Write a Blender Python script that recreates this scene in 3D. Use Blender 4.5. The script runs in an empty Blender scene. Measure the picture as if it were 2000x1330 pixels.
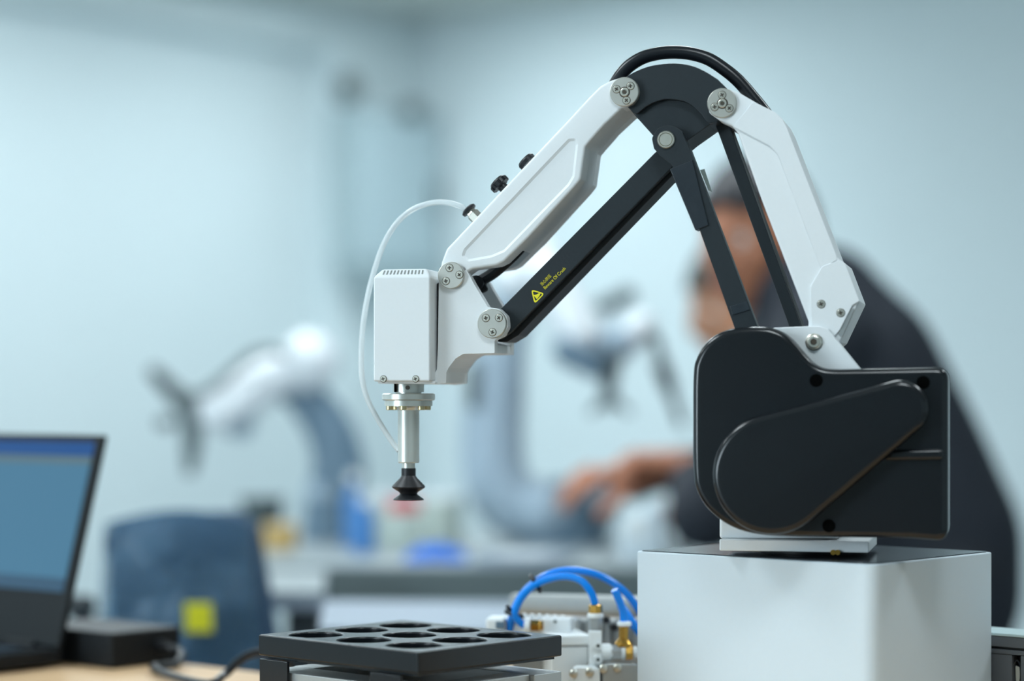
import bpy, bmesh, math, random
from mathutils import Vector, Matrix
random.seed(7)
V = Vector
# ------------------------------------------------------------------ camera
F = 4300.0            # focal length in pixels of the 2000 px wide frame
D0 = 1.522            # distance to the arm
ZC = 0.98             # camera height
HY = 780.0            # horizon row
SC = bpy.context.scene
COL = SC.collection
cam_d = bpy.data.cameras.new('camera')
cam = bpy.data.objects.new('camera', cam_d); COL.objects.link(cam)
cam.location = (0, -D0, ZC); cam.rotation_euler = (math.pi / 2, 0, 0)
cam_d.sensor_width = 36.0; cam_d.lens = F / 2000 * 36.0
cam_d.shift_y = (HY - 665) / 2000.0
cam_d.clip_start = 0.05; cam_d.clip_end = 60
cam_d.dof.use_dof = True
cam_d.dof.focus_distance = 1.525
cam_d.dof.aperture_fstop = 2.25
cam_d.dof.aperture_blades = 0
SC.camera = cam
# ------------------------------------------------------------------ world and light levels
world = bpy.data.worlds.new('World'); SC.world = world; world.use_nodes = True
bgn = world.node_tree.nodes['Background']
bgn.inputs[0].default_value = (0.62, 0.80, 0.92, 1); bgn.inputs[1].default_value = 0.6
SC.view_settings.view_transform = 'Standard'
SC.view_settings.look = 'None'
SC.view_settings.gamma = 1.0
SC.view_settings.use_curve_mapping = False
SC.view_settings.exposure = 0.0
FILL_PANEL_STRENGTH = 17.8
FILL_POWER = 188.0
# room axes: the room, the desk, the tray and the base stand turned by 40 degrees
TH = math.radians(40)
E1 = V((math.cos(TH), -math.sin(TH), 0)); E2 = V((math.sin(TH), math.cos(TH), 0)); EZ = V((0, 0, 1))
DESK = 0.75
CEIL = 2.40
def at(px, py, D):
    return V(((px - 1000) / F * D, D - D0, ZC + (HY - py) / F * D))
KC = V((-0.428, 6.838, 0))                 # far corner of the room
def room(a, b, z):                         # a metres along the right wall, b metres along the left wall
    return KC + E1 * a - E2 * b + EZ * z
RA, RB = 9.0, 11.0
# added front fill light at a made-up window behind the camera
wl = bpy.data.lights.new('front_fill_light', 'AREA'); wl.shape = 'RECTANGLE'; wl.size = 3.0; wl.size_y = 1.35
wl.energy = FILL_POWER; wl.color = (0.76, 0.91, 1.0)
wlo = bpy.data.objects.new('front_fill_light', wl); COL.objects.link(wlo)
wlo.location = room(3.2, RB - 0.05, 1.6)
wlo.rotation_euler = (E2).to_track_quat('-Z', 'Z').to_euler()

# ------------------------------------------------------------------ materials
def lin(c):
    return tuple(((x / 255 / 12.92) if x / 255 <= 0.04045 else ((x / 255 + 0.055) / 1.055) ** 2.4) for x in c) + (1.0,)
MATS = {}
def mat(name, rgb, rough=0.5, metal=0.0, var=0.04, scale=60.0, bump=0.0, coat=0.0, trans=0.0, emit=None, emit_s=1.0, spec=0.5, sheen=0.0, ior=1.45, alpha=1.0):
    m = bpy.data.materials.new(name); m.use_nodes = True
    nt = m.node_tree; b = nt.nodes['Principled BSDF']
    c = lin(rgb)
    if var > 0:
        tc = nt.nodes.new('ShaderNodeTexCoord'); nz = nt.nodes.new('ShaderNodeTexNoise')
        nz.inputs['Scale'].default_value = scale; nz.inputs['Detail'].default_value = 4
        nt.links.new(tc.outputs['Object'], nz.inputs['Vector'])
        mx = nt.nodes.new('ShaderNodeMix'); mx.data_type = 'RGBA'
        mx.inputs[6].default_value = tuple(x * (1 - var) for x in c[:3]) + (1,)
        mx.inputs[7].default_value = tuple(min(1, x * (1 + var)) for x in c[:3]) + (1,)
        nt.links.new(nz.outputs['Fac'], mx.inputs[0]); nt.links.new(mx.outputs[2], b.inputs['Base Color'])
        mr = nt.nodes.new('ShaderNodeMapRange'); mr.inputs[3].default_value = max(0.02, rough * 0.9); mr.inputs[4].default_value = min(1, rough * 1.1)
        nt.links.new(nz.outputs['Fac'], mr.inputs[0]); nt.links.new(mr.outputs[0], b.inputs['Roughness'])
        if bump > 0:
            bp = nt.nodes.new('ShaderNodeBump'); bp.inputs['Strength'].default_value = bump; bp.inputs['Distance'].default_value = 0.002
            nt.links.new(nz.outputs['Fac'], bp.inputs['Height']); nt.links.new(bp.outputs[0], b.inputs['Normal'])
    else:
        b.inputs['Base Color'].default_value = c; b.inputs['Roughness'].default_value = rough
    b.inputs['Metallic'].default_value = metal; b.inputs['Coat Weight'].default_value = coat
    b.inputs['Coat Roughness'].default_value = 0.15
    b.inputs['Transmission Weight'].default_value = trans; b.inputs['IOR'].default_value = ior
    b.inputs['Specular IOR Level'].default_value = spec
    b.inputs['Sheen Weight'].default_value = sheen; b.inputs['Alpha'].default_value = alpha
    if emit:
        b.inputs['Emission Color'].default_value = lin(emit); b.inputs['Emission Strength'].default_value = emit_s
    MATS[name] = m
    return m
mat('white_paint', (227, 231, 233), 0.42, var=0.015, scale=400, bump=0.03)
mat('white_plastic', (232, 237, 238), 0.38, var=0.015)
mat('base_paint', (212, 223, 230), 0.5, var=0.012, scale=300, bump=0.02)
mat('black_anodised', (33, 40, 45), 0.40, var=0.05, scale=500, bump=0.04)
mat('black_cover', (21, 24, 28), 0.21, var=0.04, scale=300, bump=0.01, spec=0.6)
mat('black_side', (22, 24, 27), 0.5)
mat('black_rubber', (24, 26, 30), 0.42)
mat('black_hose', (16, 20, 26), 0.3)
mat('black_hole', (2, 3, 3), 0.8, var=0, spec=0.05)
mat('tape', (46, 52, 58), 0.22, var=0.12, scale=120, bump=0.25)
mat('clear_tape', (150, 160, 155), 0.2, trans=0.5, var=0.05)
mat('steel_disc', (206, 204, 196), 0.36, metal=0.8, var=0.04, scale=200)
mat('steel', (212, 209, 198), 0.36, metal=1.0, var=0.05, scale=300)
mat('aluminium', (172, 176, 176), 0.4, metal=0.7, var=0.04, scale=200)
mat('alu_body', (214, 216, 210), 0.3, metal=0.6, var=0.02, scale=300)
mat('pedestal_cap', (44, 50, 57), 0.2, var=0.03)
mat('pale_brass', (206, 190, 148), 0.3, metal=0.8, var=0.05)
mat('vent_shade', (128, 132, 130), 0.6, var=0)
mat('recess', (70, 62, 52), 0.5, var=0)
mat('brass', (196, 152, 74), 0.26, metal=1.0, var=0.06, scale=200)
mat('blue_tube', (0, 132, 234), 0.25, var=0.02)
mat('clear_tube', (236, 243, 245), 0.15, var=0.01, trans=0.35, ior=1.25)
mat('print_yellow', (238, 226, 40), 0.5, var=0.02)
mat('tray_black', (19, 23, 27), 0.24, var=0.05, scale=300, bump=0.0)
mat('wall_paint', (214, 226, 229), 0.85, var=0.02, scale=3, bump=0.05)
mat('ceiling_paint', (196, 202, 198), 0.9, var=0.02, scale=3)
mat('floor_vinyl', (150, 158, 160), 0.5, var=0.05, scale=6)
mat('trim_paint', (190, 198, 198), 0.6, var=0.02)
mat('wood', (205, 170, 130), 0.5, var=0.12, scale=14)
mat('white_laminate', (156, 168, 182), 0.5, var=0.02, scale=8)
mat('grey_bench', (150, 160, 163), 0.45, var=0.05, scale=8)
mat('bench_edge', (104, 116, 118), 0.5, var=0.05, scale=8)
mat('dark_metal', (60, 66, 70), 0.5, var=0.05)
mat('fill_frame', (225, 228, 228), 0.5, var=0.01)
mat('fill_panel_glow', (255, 255, 255), 0.5, var=0, emit=(238, 250, 255), emit_s=FILL_PANEL_STRENGTH)
mat('added_window_glass', (230, 240, 245), 0.05, var=0.0, trans=1.0)
mat('cabinet_grey', (178, 197, 203), 0.45, var=0.03, scale=6)
mat('cabinet_side', (166, 184, 188), 0.5, var=0.03, scale=6)
mat('dark_fitting', (66, 78, 76), 0.6, var=0.05)
mat('cobot_white', (236, 241, 245), 0.25, var=0.01, coat=0.4)
mat('cobot_grey', (162, 180, 194), 0.35, var=0.03)
mat('cobot_slate', (98, 122, 140), 0.4, var=0.04)
mat('gripper_grey', (104, 116, 118), 0.45, var=0.05)
mat('gripper_dark', (62, 72, 76), 0.5, var=0.05)
mat('laptop_black', (15, 19, 23), 0.5, var=0.05, spec=0.35)
mat('screen_canvas', (10, 12, 14), 0.25, var=0.0, emit=(76, 128, 160), emit_s=0.85)
mat('screen_title', (10, 12, 14), 0.25, var=0.0, emit=(26, 82, 150), emit_s=0.85)
mat('screen_tools', (10, 12, 14), 0.25, var=0.0, emit=(96, 122, 132), emit_s=0.85)
mat('screen_task', (10, 12, 14), 0.25, var=0.0, emit=(58, 92, 120), emit_s=0.85)
mat('key_grey', (48, 62, 76), 0.4, var=0.03)
mat('chair_fabric', (50, 76, 102), 0.7, var=0.15, scale=30, bump=0.2)
mat('clear_film', (140, 175, 200), 0.16, var=0.05, scale=10, bump=0.5, trans=0.75, ior=1.15)
mat('yellow_label', (222, 216, 36), 0.5, var=0.03)
mat('skin', (178, 118, 90), 0.5, var=0.05, scale=25)
mat('skin_two', (190, 134, 102), 0.5, var=0.05, scale=25)
mat('eye_white', (225, 225, 222), 0.3, var=0.02)
mat('eye_dark', (24, 18, 16), 0.3, var=0.02)
mat('lip', (160, 92, 80), 0.5, var=0.03)
mat('hair', (24, 24, 30), 0.45, var=0.2, scale=80, bump=0.4)
mat('hair_two', (62, 54, 46), 0.5, var=0.2, scale=80, bump=0.4)
mat('jacket', (27, 33, 43), 0.75, var=0.15, scale=25, bump=0.25)
mat('trousers', (30, 34, 42), 0.8, var=0.1, scale=30)
mat('shirt_white', (214, 226, 236), 0.75, var=0.04, scale=20, bump=0.2)
mat('pendant', (22, 26, 34), 0.35, var=0.04)
mat('cup_dark', (70, 84, 88), 0.5, var=0.05)
mat('amber', (196, 164, 104), 0.45, var=0.05)
mat('blue_plastic', (70, 128, 190), 0.35, var=0.04)
mat('blue_bright', (0, 104, 206), 0.5, var=0.05)
mat('red_plastic', (206, 66, 70), 0.4, var=0.04)
mat('pale_green', (196, 208, 200), 0.45, var=0.04)
mat('carton', (216, 228, 236), 0.55, var=0.03)
mat('box_grey', (92, 96, 100), 0.4, var=0.04)
mat('box_top', (186, 206, 208), 0.4, var=0.03)

# ------------------------------------------------------------------ mesh tools
class MB:
    """collects geometry in world coordinates; build() links it as one mesh object in its parent's space"""
    def __init__(s): s.v = []; s.f = []; s.mi = []; s.sm = []; s.m = 0; s.smooth = False
    def face(s, idx): s.f.append(idx); s.mi.append(s.m); s.sm.append(s.smooth)
    def prism(s, pts, vec, holes=None):
        vec = V(vec)
        if not holes:
            n = len(pts); o = len(s.v)
            s.v += [V(p) for p in pts] + [V(p) + vec for p in pts]
            s.face(list(range(o, o + n))); s.face(list(range(o + 2 * n - 1, o + n - 1, -1)))
            for i in range(n):
                j = (i + 1) % n; s.face([o + i, o + n + i, o + n + j, o + j])
        else:
            bm = bmesh.new(); es = []; loops = [pts] + holes
            for lp in loops:
                vs = [bm.verts.new(p) for p in lp]
                es += [bm.edges.new((vs[i], vs[(i + 1) % len(vs)])) for i in range(len(vs))]
            bm.verts.index_update()
            r = bmesh.ops.triangle_fill(bm, edges=es, use_beauty=True)
            bm.verts.index_update()
            tris = [[v.index for v in f.verts] for f in bm.faces]
            cs = [V(v.co) for v in bm.verts]; bm.free()
            o = len(s.v); n = len(cs)
            s.v += cs + [c + vec for c in cs]
            for t in tris:
                s.face([o + i for i in t]); s.face([o + n + i for i in reversed(t)])
            k = 0
            for lp in loops:
                L = len(lp)
                for i in range(L):
                    j = (i + 1) % L; s.face([o + k + i, o + n + k + i, o + n + k + j, o + k + j])
                k += L
        return s
    def box(s, c, ax, ay, az):
        """c centre, ax ay az half-extent vectors"""
        c, ax, ay, az = V(c), V(ax), V(ay), V(az)
        return s.prism([c - ax - ay - az, c + ax - ay - az, c + ax + ay - az, c - ax + ay - az], az * 2)
    def lathe(s, o, axis, prof, seg=32, caps=True, smooth=True, phase=0.0):
        axis = V(axis).normalized(); t = axis.orthogonal().normalized(); b = axis.cross(t)
        k = len(s.v); old = s.smooth; n = len(prof)
        for r, h in prof:
            for i in range(seg):
                a = 2 * math.pi * i / seg + phase
                s.v.append(V(o) + axis * h + (t * math.cos(a) + b * math.sin(a)) * r)
        s.smooth = smooth
        for q in range(n - 1):
            for i in range(seg):
                j = (i + 1) % seg
                s.face([k + q * seg + i, k + q * seg + j, k + (q + 1) * seg + j, k + (q + 1) * seg + i])
        s.smooth = False
        if caps:
            s.face([k + i for i in reversed(range(seg))]); s.face([k + (n - 1) * seg + i for i in range(seg)])
        s.smooth = old
        return s
    def cyl(s, o, axis, r, h, seg=32, bev=0.0, **kw):
        if bev:
            return s.lathe(o, axis, [(r - bev, 0), (r, bev), (r, h - bev), (r - bev, h)], seg, **kw)
        return s.lathe(o, axis, [(r, 0), (r, h)], seg, **kw)
    def tube(s, pts, rad, seg=14, sub=6, caps=True):
        pts = [V(p) for p in pts]; n = len(pts)
        rs = rad if isinstance(rad, (list, tuple)) else [rad] * n
        P = []; R = []
        for i in range(n - 1):
            p0, p1, p2, p3 = pts[max(i - 1, 0)], pts[i], pts[i + 1], pts[min(i + 2, n - 1)]
            for k in range(sub):
                t = k / sub
                P.append(0.5 * ((2 * p1) + (p2 - p0) * t + (2 * p0 - 5 * p1 + 4 * p2 - p3) * t * t + (3 * p1 - p0 - 3 * p2 + p3) * t ** 3))
                R.append(rs[i] + (rs[i + 1] - rs[i]) * t)
        P.append(pts[-1]); R.append(rs[-1])
        tan = (P[1] - P[0]).normalized(); nrm = tan.orthogonal().normalized(); k = len(s.v); old = s.smooth
        for i, p in enumerate(P):
            tn = (P[min(i + 1, len(P) - 1)] - P[max(i - 1, 0)]).normalized()
            nrm = (nrm - tn * nrm.dot(tn)).normalized(); bn = tn.cross(nrm)
            for q in range(seg):
                a = 2 * math.pi * q / seg; s.v.append(p + (nrm * math.cos(a) + bn * math.sin(a)) * R[i])
        s.smooth = True
        for i in range(len(P) - 1):
            for q in range(seg):
                j = (q + 1) % seg; s.face([k + i * seg + q, k + i * seg + j, k + (i + 1) * seg + j, k + (i + 1) * seg + q])
        s.smooth = False
        if caps:
            s.face([k + q for q in reversed(range(seg))]); s.face([k + (len(P) - 1) * seg + q for q in range(seg)])
        s.smooth = old
        return s
    def capsule(s, p0, p1, r0, r1, seg=28, rings=7):
        p0, p1 = V(p0), V(p1); ax = p1 - p0; L = ax.length
        prof = [(max(1e-5, r0 * math.sin(a)), -r0 * math.cos(a)) for a in [math.pi / 2 * i / rings for i in range(rings + 1)]]
        prof += [(max(1e-5, r1 * math.cos(a)), L + r1 * math.sin(a)) for a in [math.pi / 2 * i / rings for i in range(rings + 1)]]
        return s.lathe(p0, ax, prof, seg)
    def ball(s, c, r, sc=(1, 1, 1), seg=24, rings=14, M=None):
        k = len(s.v); old = s.smooth; s.smooth = True
        for i in range(rings + 1):
            a = math.pi * i / rings
            for j in range(seg):
                b = 2 * math.pi * j / seg
                d = V((math.sin(a) * math.cos(b) * sc[0], math.sin(a) * math.sin(b) * sc[1], math.cos(a) * sc[2])) * r
                s.v.append(V(c) + (M @ d if M else d))
        for i in range(rings):
            for j in range(seg):
                q = (j + 1) % seg; s.face([k + i * seg + j, k + i * seg + q, k + (i + 1) * seg + q, k + (i + 1) * seg + j])
        s.smooth = old
        return s
    def raw(s, vs, fs, smooth=True):
        k = len(s.v); s.v += [V(v) for v in vs]; old = s.smooth; s.smooth = smooth
        for f in fs: s.face([k + i for i in f])
        s.smooth = old
        return s
    def build(s, name, mats, parent=None, bevel=0.0, seg=3, base=None, angle=35, clean=True):
        if isinstance(mats, str): mats = [mats]
        if parent is not None: inv = XF[parent.name].inverted()
        else:
            if base is None:
                xs = [v.x for v in s.v]; ys = [v.y for v in s.v]; zs = [v.z for v in s.v]
                base = V(((min(xs) + max(xs)) / 2, (min(ys) + max(ys)) / 2, min(zs)))
            inv = Matrix.Translation(-V(base))
        me = bpy.data.meshes.new(name)
        me.from_pydata([inv @ v for v in s.v], [], s.f)
        for m in mats: me.materials.append(MATS[m])
        me.polygons.foreach_set('material_index', s.mi); me.polygons.foreach_set('use_smooth', s.sm)
        me.validate()
        bm = bmesh.new(); bm.from_mesh(me)
        if clean: bmesh.ops.remove_doubles(bm, verts=bm.verts, dist=1e-7)
        bmesh.ops.recalc_face_normals(bm, faces=bm.faces); bm.to_mesh(me); bm.free()
        o = bpy.data.objects.new(name, me); COL.objects.link(o)
        if parent is not None:
            o.parent = parent; XF[o.name] = XF[parent.name].copy()
        else:
            o.location = base; XF[o.name] = Matrix.Translation(V(base))
        if bevel > 0:
            md = o.modifiers.new('bevel', 'BEVEL'); md.width = bevel; md.segments = seg; md.limit_method = 'ANGLE'
            md.angle_limit = math.radians(angle); md.harden_normals = True; md.use_clamp_overlap = True
            for p in me.polygons: p.use_smooth = True
        elif any(s.sm):
            me.set_sharp_from_angle(angle=math.radians(24))
        return o
XF = {}
def thing(name, label, cat, loc, rotz=0.0, group=None):
    o = bpy.data.objects.new(name, None); COL.objects.link(o); o.empty_display_size = 0.05
    o.location = loc; o.rotation_euler = (0, 0, rotz)
    XF[o.name] = Matrix.Translation(V(loc)) @ Matrix.Rotation(rotz, 4, 'Z')
    o['label'] = label; o['category'] = cat
    if group: o['group'] = group
    return o
def tag(o, label, cat, group=None):
    o['label'] = label; o['category'] = cat
    if group: o['group'] = group
    return o
def struct(o, label=None, cat=None):
    o['kind'] = 'structure'
    if label: o['label'] = label
    if cat: o['category'] = cat
    return o
def rounded(pts, r, seg=5):
    """round the corners of a 2-D polygon; r is one radius or one per corner"""
    n = len(pts); out = []
    for i in range(n):
        p = V((pts[i][0], pts[i][1])); a = V(pts[i - 1]) - p; b = V(pts[(i + 1) % n]) - p
        ri = r[i] if isinstance(r, (list, tuple)) else r
        if ri <= 0: out.append((p.x, p.y)); continue
        la, lb = a.length, b.length; a.normalize(); b.normalize()
        ang = a.angle(b)
        if ang > 3.10: out.append((p.x, p.y)); continue
        d = min(ri / math.tan(ang / 2), la * 0.48, lb * 0.48)
        s, e = p + a * d, p + b * d
        for k in range(seg + 1):
            t = k / seg; q = s * (1 - t) ** 2 + p * 2 * t * (1 - t) + e * t * t
            out.append((q.x, q.y))
    return out
def hull(c0, r0, c1, r1, seg=28):
    """outline around two circles (pixels)"""
    c0, c1 = V(c0), V(c1); d = c1 - c0; L = d.length; base = math.atan2(d.y, d.x); a = math.acos((r0 - r1) / L)
    out = []
    for i in range(seg + 1):
        t = base + a + (2 * math.pi - 2 * a) * i / seg; out.append((c0.x + r0 * math.cos(t), c0.y + r0 * math.sin(t)))
    for i in range(seg + 1):
        t = base - a + 2 * a * i / seg; out.append((c1.x + r1 * math.cos(t), c1.y + r1 * math.sin(t)))
    return out

def offset_in(pts, d):
    """inset a closed 2-D outline by d"""
    n = len(pts); ar = sum(pts[i][0] * pts[(i + 1) % n][1] - pts[(i + 1) % n][0] * pts[i][1] for i in range(n)); sg = 1 if ar > 0 else -1; out = []
    for i in range(n):
        p0, p, p1 = V(pts[i - 1]), V(pts[i]), V(pts[(i + 1) % n]); a = (p - p0).normalized(); b = (p1 - p).normalized()
        n0 = V((-a.y, a.x)) * sg; n1 = V((-b.y, b.x)) * sg; m = (n0 + n1)
        m = m.normalized() if m.length > 1e-6 else n0
        out.append(tuple(p + m * (d / max(0.5, m.dot(n0)))))
    return out
def smooth_path(pts, sub=4):
    out = []
    for i in range(len(pts) - 1):
        p0, p1, p2, p3 = [V(pts[min(max(k, 0), len(pts) - 1)]) for k in (i - 1, i, i + 1, i + 2)]
        for k in range(sub):
            t = k / sub; out.append(tuple(0.5 * ((2 * p1) + (p2 - p0) * t + (2 * p0 - 5 * p1 + 4 * p2 - p3) * t * t + (3 * p1 - p0 - 3 * p2 + p3) * t ** 3)))
    return out + [tuple(pts[-1])]
# ================================================================== THE ROOM
def quadbox(name, a0, a1, b0, b1, z0, z1, m, bevel=0.0, label=None, cat=None):
    mb = MB(); mb.prism([room(a0, b0, z0), room(a1, b0, z0), room(a1, b1, z0), room(a0, b1, z0)], EZ * (z1 - z0))
    return struct(mb.build(name, m, bevel=bevel), label, cat)
quadbox('floor', -0.1, RA + 0.1, -0.1, RB + 0.1, -0.1, 0, 'floor_vinyl')
quadbox('ceiling', -0.1, RA + 0.1, -0.1, RB + 0.1, CEIL, CEIL + 0.1, 'ceiling_paint')
quadbox('wall_left', -0.1, 0, -0.1, RB + 0.1, 0, CEIL, 'wall_paint')
quadbox('wall_back', 0, RA, -0.1, 0, 0, CEIL, 'wall_paint')
quadbox('wall_right', RA, RA + 0.1, -0.1, RB + 0.1, 0, CEIL, 'wall_paint')
# wall behind the camera with an opening for the added window
mb = MB(); wo = [(1.7, 0.92), (4.7, 0.92), (4.7, 2.28), (1.7, 2.28)]
mb.prism([room(0, RB, 0), room(RA, RB, 0), room(RA, RB, CEIL), room(0, RB, CEIL)], -E2 * 0.1, holes=[[room(a, RB, z) for a, z in wo]])
struct(mb.build('wall_front', 'wall_paint'))
mb = MB()
mb.prism([room(a, RB + 0.02, z) for a, z in [(1.66, 0.88), (4.74, 0.88), (4.74, 2.32), (1.66, 2.32)]], -E2 * 0.06,
         holes=[[room(a, RB + 0.02, z) for a, z in h] for h in ([(1.74, .96), (3.16, .96), (3.16, 2.24), (1.74, 2.24)], [(3.24, .96), (4.66, .96), (4.66, 2.24), (3.24, 2.24)])])
win = struct(mb.build('added_window_1', 'fill_frame', bevel=0.004))  # made-up window frame around the added fill light
for a0 in (1.74, 3.24):
    mb = MB(); mb.prism([room(a0, RB + 0.05, .96), room(a0 + 1.42, RB + 0.05, .96), room(a0 + 1.42, RB + 0.05, 2.24), room(a0, RB + 0.05, 2.24)], -E2 * 0.006)
    mb.build('pane', 'added_window_glass', win)
# boxed pier in the far corner and a beam along the left wall
quadbox('trim_1', 0, 0.13, 0, 0.46, 0, CEIL, 'wall_paint', 0.004)
quadbox('trim_2', 0, 0.12, 0.46, RB, CEIL - 0.17, CEIL, 'wall_paint', 0.004)
quadbox('baseboard_left', 0, 0.015, 0.46, RB, 0, 0.09, 'trim_paint')
quadbox('baseboard_back', 0.13, RA, 0, 0.015, 0, 0.09, 'trim_paint')
# added ceiling light panels, all out of view, placed to brighten walls and robot
ORD = ('first', 'second', 'third', 'fourth')
for ia, a in enumerate((1.05, 2.5, 3.9, 5.6)):
    for ib, b in enumerate((0.95, 2.3, 3.7, 5.8) if ia == 0 else (3.6, 5.8)):
        t = thing('added_light_panel', 'added unseen light panel, %s from the far wall, %s row from the left wall' % (ORD[ib], ORD[ia]), 'ceiling light', room(a, b, CEIL), group='added light panels')
        mb = MB(); sq = lambda h, z: [room(a - h, b - h, z), room(a + h, b - h, z), room(a + h, b + h, z), room(a - h, b + h, z)]
        mb.prism(sq(0.31, CEIL - 0.02), EZ * 0.02, holes=[sq(0.28, CEIL - 0.02)]); mb.build('frame', 'fill_frame', t)
        mb = MB(); mb.prism(sq(0.279, CEIL - 0.012), EZ * 0.010); mb.build('diffuser', 'fill_panel_glow', t)

# grey cabinet hanging on the pier in the far corner
def cabpt(a, b, z): return room(a, b, z)
CZ0, CZ1 = 1.445, 2.03
t = thing('wall_cabinet', 'pale grey wall cabinet hanging in the far corner of the room', 'cabinet', room(0.13, 0.25, CZ0))
def rbox(a0, a1, b0, b1, z0, z1):
    mb = MB(); mb.prism([room(a0, b0, z0), room(a1, b0, z0), room(a1, b1, z0), room(a0, b1, z0)], EZ * (z1 - z0)); return mb
rbox(0.13, 0.24, 0.02, 0.50, CZ0, CZ1).build('body', 'cabinet_side', t, 0.004)
d = rbox(0.24, 0.258, 0.035, 0.485, CZ0 + 0.02, CZ1 - 0.02).build('door', 'cabinet_grey', t, 0.003)
rbox(0.258, 0.275, 0.07, 0.085, CZ0 + 0.22, CZ0 + 0.34).build('handle', 'dark_fitting', d, 0.003)
rbox(0.13, 0.26, 0.05, 0.47, CZ0 - 0.05, CZ0 - 0.001).build('cable_duct', 'cabinet_side', t, 0.003)
t = thing('round_alarm', 'small dark round alarm on the pier above the grey cabinet', 'alarm', room(0.13, 0.43, 2.06))
mb = MB(); mb.lathe(room(0.131, 0.43, 2.10), E1, [(0.05, 0), (0.05, 0.02), (0.038, 0.04), (0.02, 0.048)], 24); mb.build('housing', 'dark_fitting', t)
mb = MB(); mb.lathe(room(0.1785, 0.43, 2.10), E1, [(0.012, 0), (0.012, 0.004)], 16); mb.build('lens', 'black_side', t)
t = thing('corner_sensor', 'small dark sensor fixed to the top of the grey cabinet', 'sensor', room(0.27, 0.22, CZ1))
mb = MB(); mb.ball(room(0.268, 0.22, CZ1 - 0.002), 0.042, (1, 1, 0.8)); mb.build('dome', 'dark_fitting', t)
mb = MB(); mb.cyl(room(0.258, 0.22, CZ1 - 0.005), -E1, 0.02, 0.03, 16); mb.build('bracket', 'dark_fitting', t)

# ================================================================== FURNITURE
def table(name, label, poly, ztop, thick, mt, me_, legs, legm='dark_metal', overhang=0.0):
    c = V((sum(p[0] for p in poly) / len(poly), sum(p[1] for p in poly) / len(poly), 0))
    t = thing(name, label, 'table', c)
    mb = MB(); mb.prism([V((p[0], p[1], ztop - 0.004)) for p in poly], EZ * 0.004); mb.build('tabletop', mt, t, 0.001)
    mb = MB(); mb.prism([V((p[0], p[1], ztop - thick)) for p in poly], EZ * (thick - 0.0041)); mb.build('edge', me_, t, 0.001)
    for lx, ly in legs:
        mb = MB(); mb.box(V((lx, ly, (ztop - thick) / 2)), V((0.02, 0, 0)), V((0, 0.02, 0)), EZ * ((ztop - thick) / 2 - 0.0005)); mb.build('leg', legm, t, 0.002)
    return t
c0 = V((-0.204, 0.327, 0)); p1 = c0 + E2 * 0.30; p2 = p1 + E1 * 0.85
q = lambda v: (v.x, v.y)
poly = [q(c0 - E1 * 0.62), q(c0), q(p1), q(p2), q(p2 - E2 * 0.72), q(c0 - E1 * 0.62 - E2 * 0.42)]
cc = V((sum(p[0] for p in poly) / 6, sum(p[1] for p in poly) / 6, 0))
desk = table('desk', 'light wooden desk the robot arm, laptop and tray stand on', poly, DESK, 0.025, 'wood', 'wood',
             [q(V((x, y, 0)) * 0.9 + cc * 0.1) for x, y in (poly[0], poly[2], poly[3], poly[4], poly[5])])
wt = [(-0.195, 0.70), (0.46, 0.60), (0.46, 0.93), (-0.215, 1.00)]
table('worktable', 'white topped worktable just behind the black nine-hole tray', wt, DESK, 0.03, 'white_laminate', 'white_laminate',
      [(-0.16, 0.74), (0.42, 0.65), (0.42, 0.88), (-0.17, 0.95)])
bp = [(-0.43, 1.53), (0.27, 1.49), (0.27, 2.08), (-0.60, 2.35)]
table('lab_bench', 'long grey lab bench with a thick edge carrying the background robots', bp, DESK, 0.05, 'grey_bench', 'bench_edge',
      [(-0.38, 1.58), (0.23, 1.54), (0.23, 2.03), (-0.5, 2.27)])
sp = [(-0.37, 1.12), (-0.225, 1.10), (-0.25, 1.44), (-0.42, 1.47)]
table('side_table', 'small pale side table between the chair and the grey bench', sp, DESK, 0.022, 'grey_bench', 'white_laminate',
      [(-0.34, 1.15), (-0.25, 1.13), (-0.27, 1.41), (-0.39, 1.43)])

# ================================================================== THE ROBOT ARM
PHI = math.radians(13)
UX = V((math.cos(PHI), -math.sin(PHI), 0)); WX = V((math.sin(PHI), math.cos(PHI), 0))
AA = at(1050, HY, D0); CAMP = V((0, -D0, ZC))
def R(px, py, w):
    """point of the arm plane lying w metres behind the arm's front face"""
    d = V(((px - 1000) / F, 1, (HY - py) / F)); k = ((AA - CAMP).dot(WX) + w) / d.dot(WX)
    return CAMP + d * k
def RP(pts, w): return [R(p[0], p[1], w) for p in pts]
S = D0 / F        # metres per pixel at the arm
bl, bf, br = V((0.092, 0.042, 0)), V((0.2391, -0.084, 0)), V((0.341, 0.026, 0))
g1 = V((math.cos(math.radians(41)), -math.sin(math.radians(41)), 0)); g2 = V((-g1.y, g1.x, 0))
BL1, BL2, BTOP = 0.197, 0.158, ZC - 0.108
bctr = bf - V((0.0025, 0, 0)) - g1 * BL1 / 2 + g2 * BL2 / 2
robot = thing('robot_arm', 'white and black desktop robot arm with a suction cup, in sharp focus in front', 'robot', (bctr.x, bctr.y, DESK), -PHI)
def part(name, polys, w0, w1, mats, bevel=0.0008, seg=2, parent=None, holes=None, ref=None):
    """ref: depth of the plane in which the outline was measured"""
    mb = MB(); rf = w0 if ref is None else ref; sh = WX * (w0 - rf)
    mb.prism([p + sh for p in RP(polys, rf)], WX * (w1 - w0), [[p + sh for p in RP(h, rf)] for h in holes] if holes else None)
    return mb.build(name, mats, parent or robot, bevel, seg)
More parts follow.
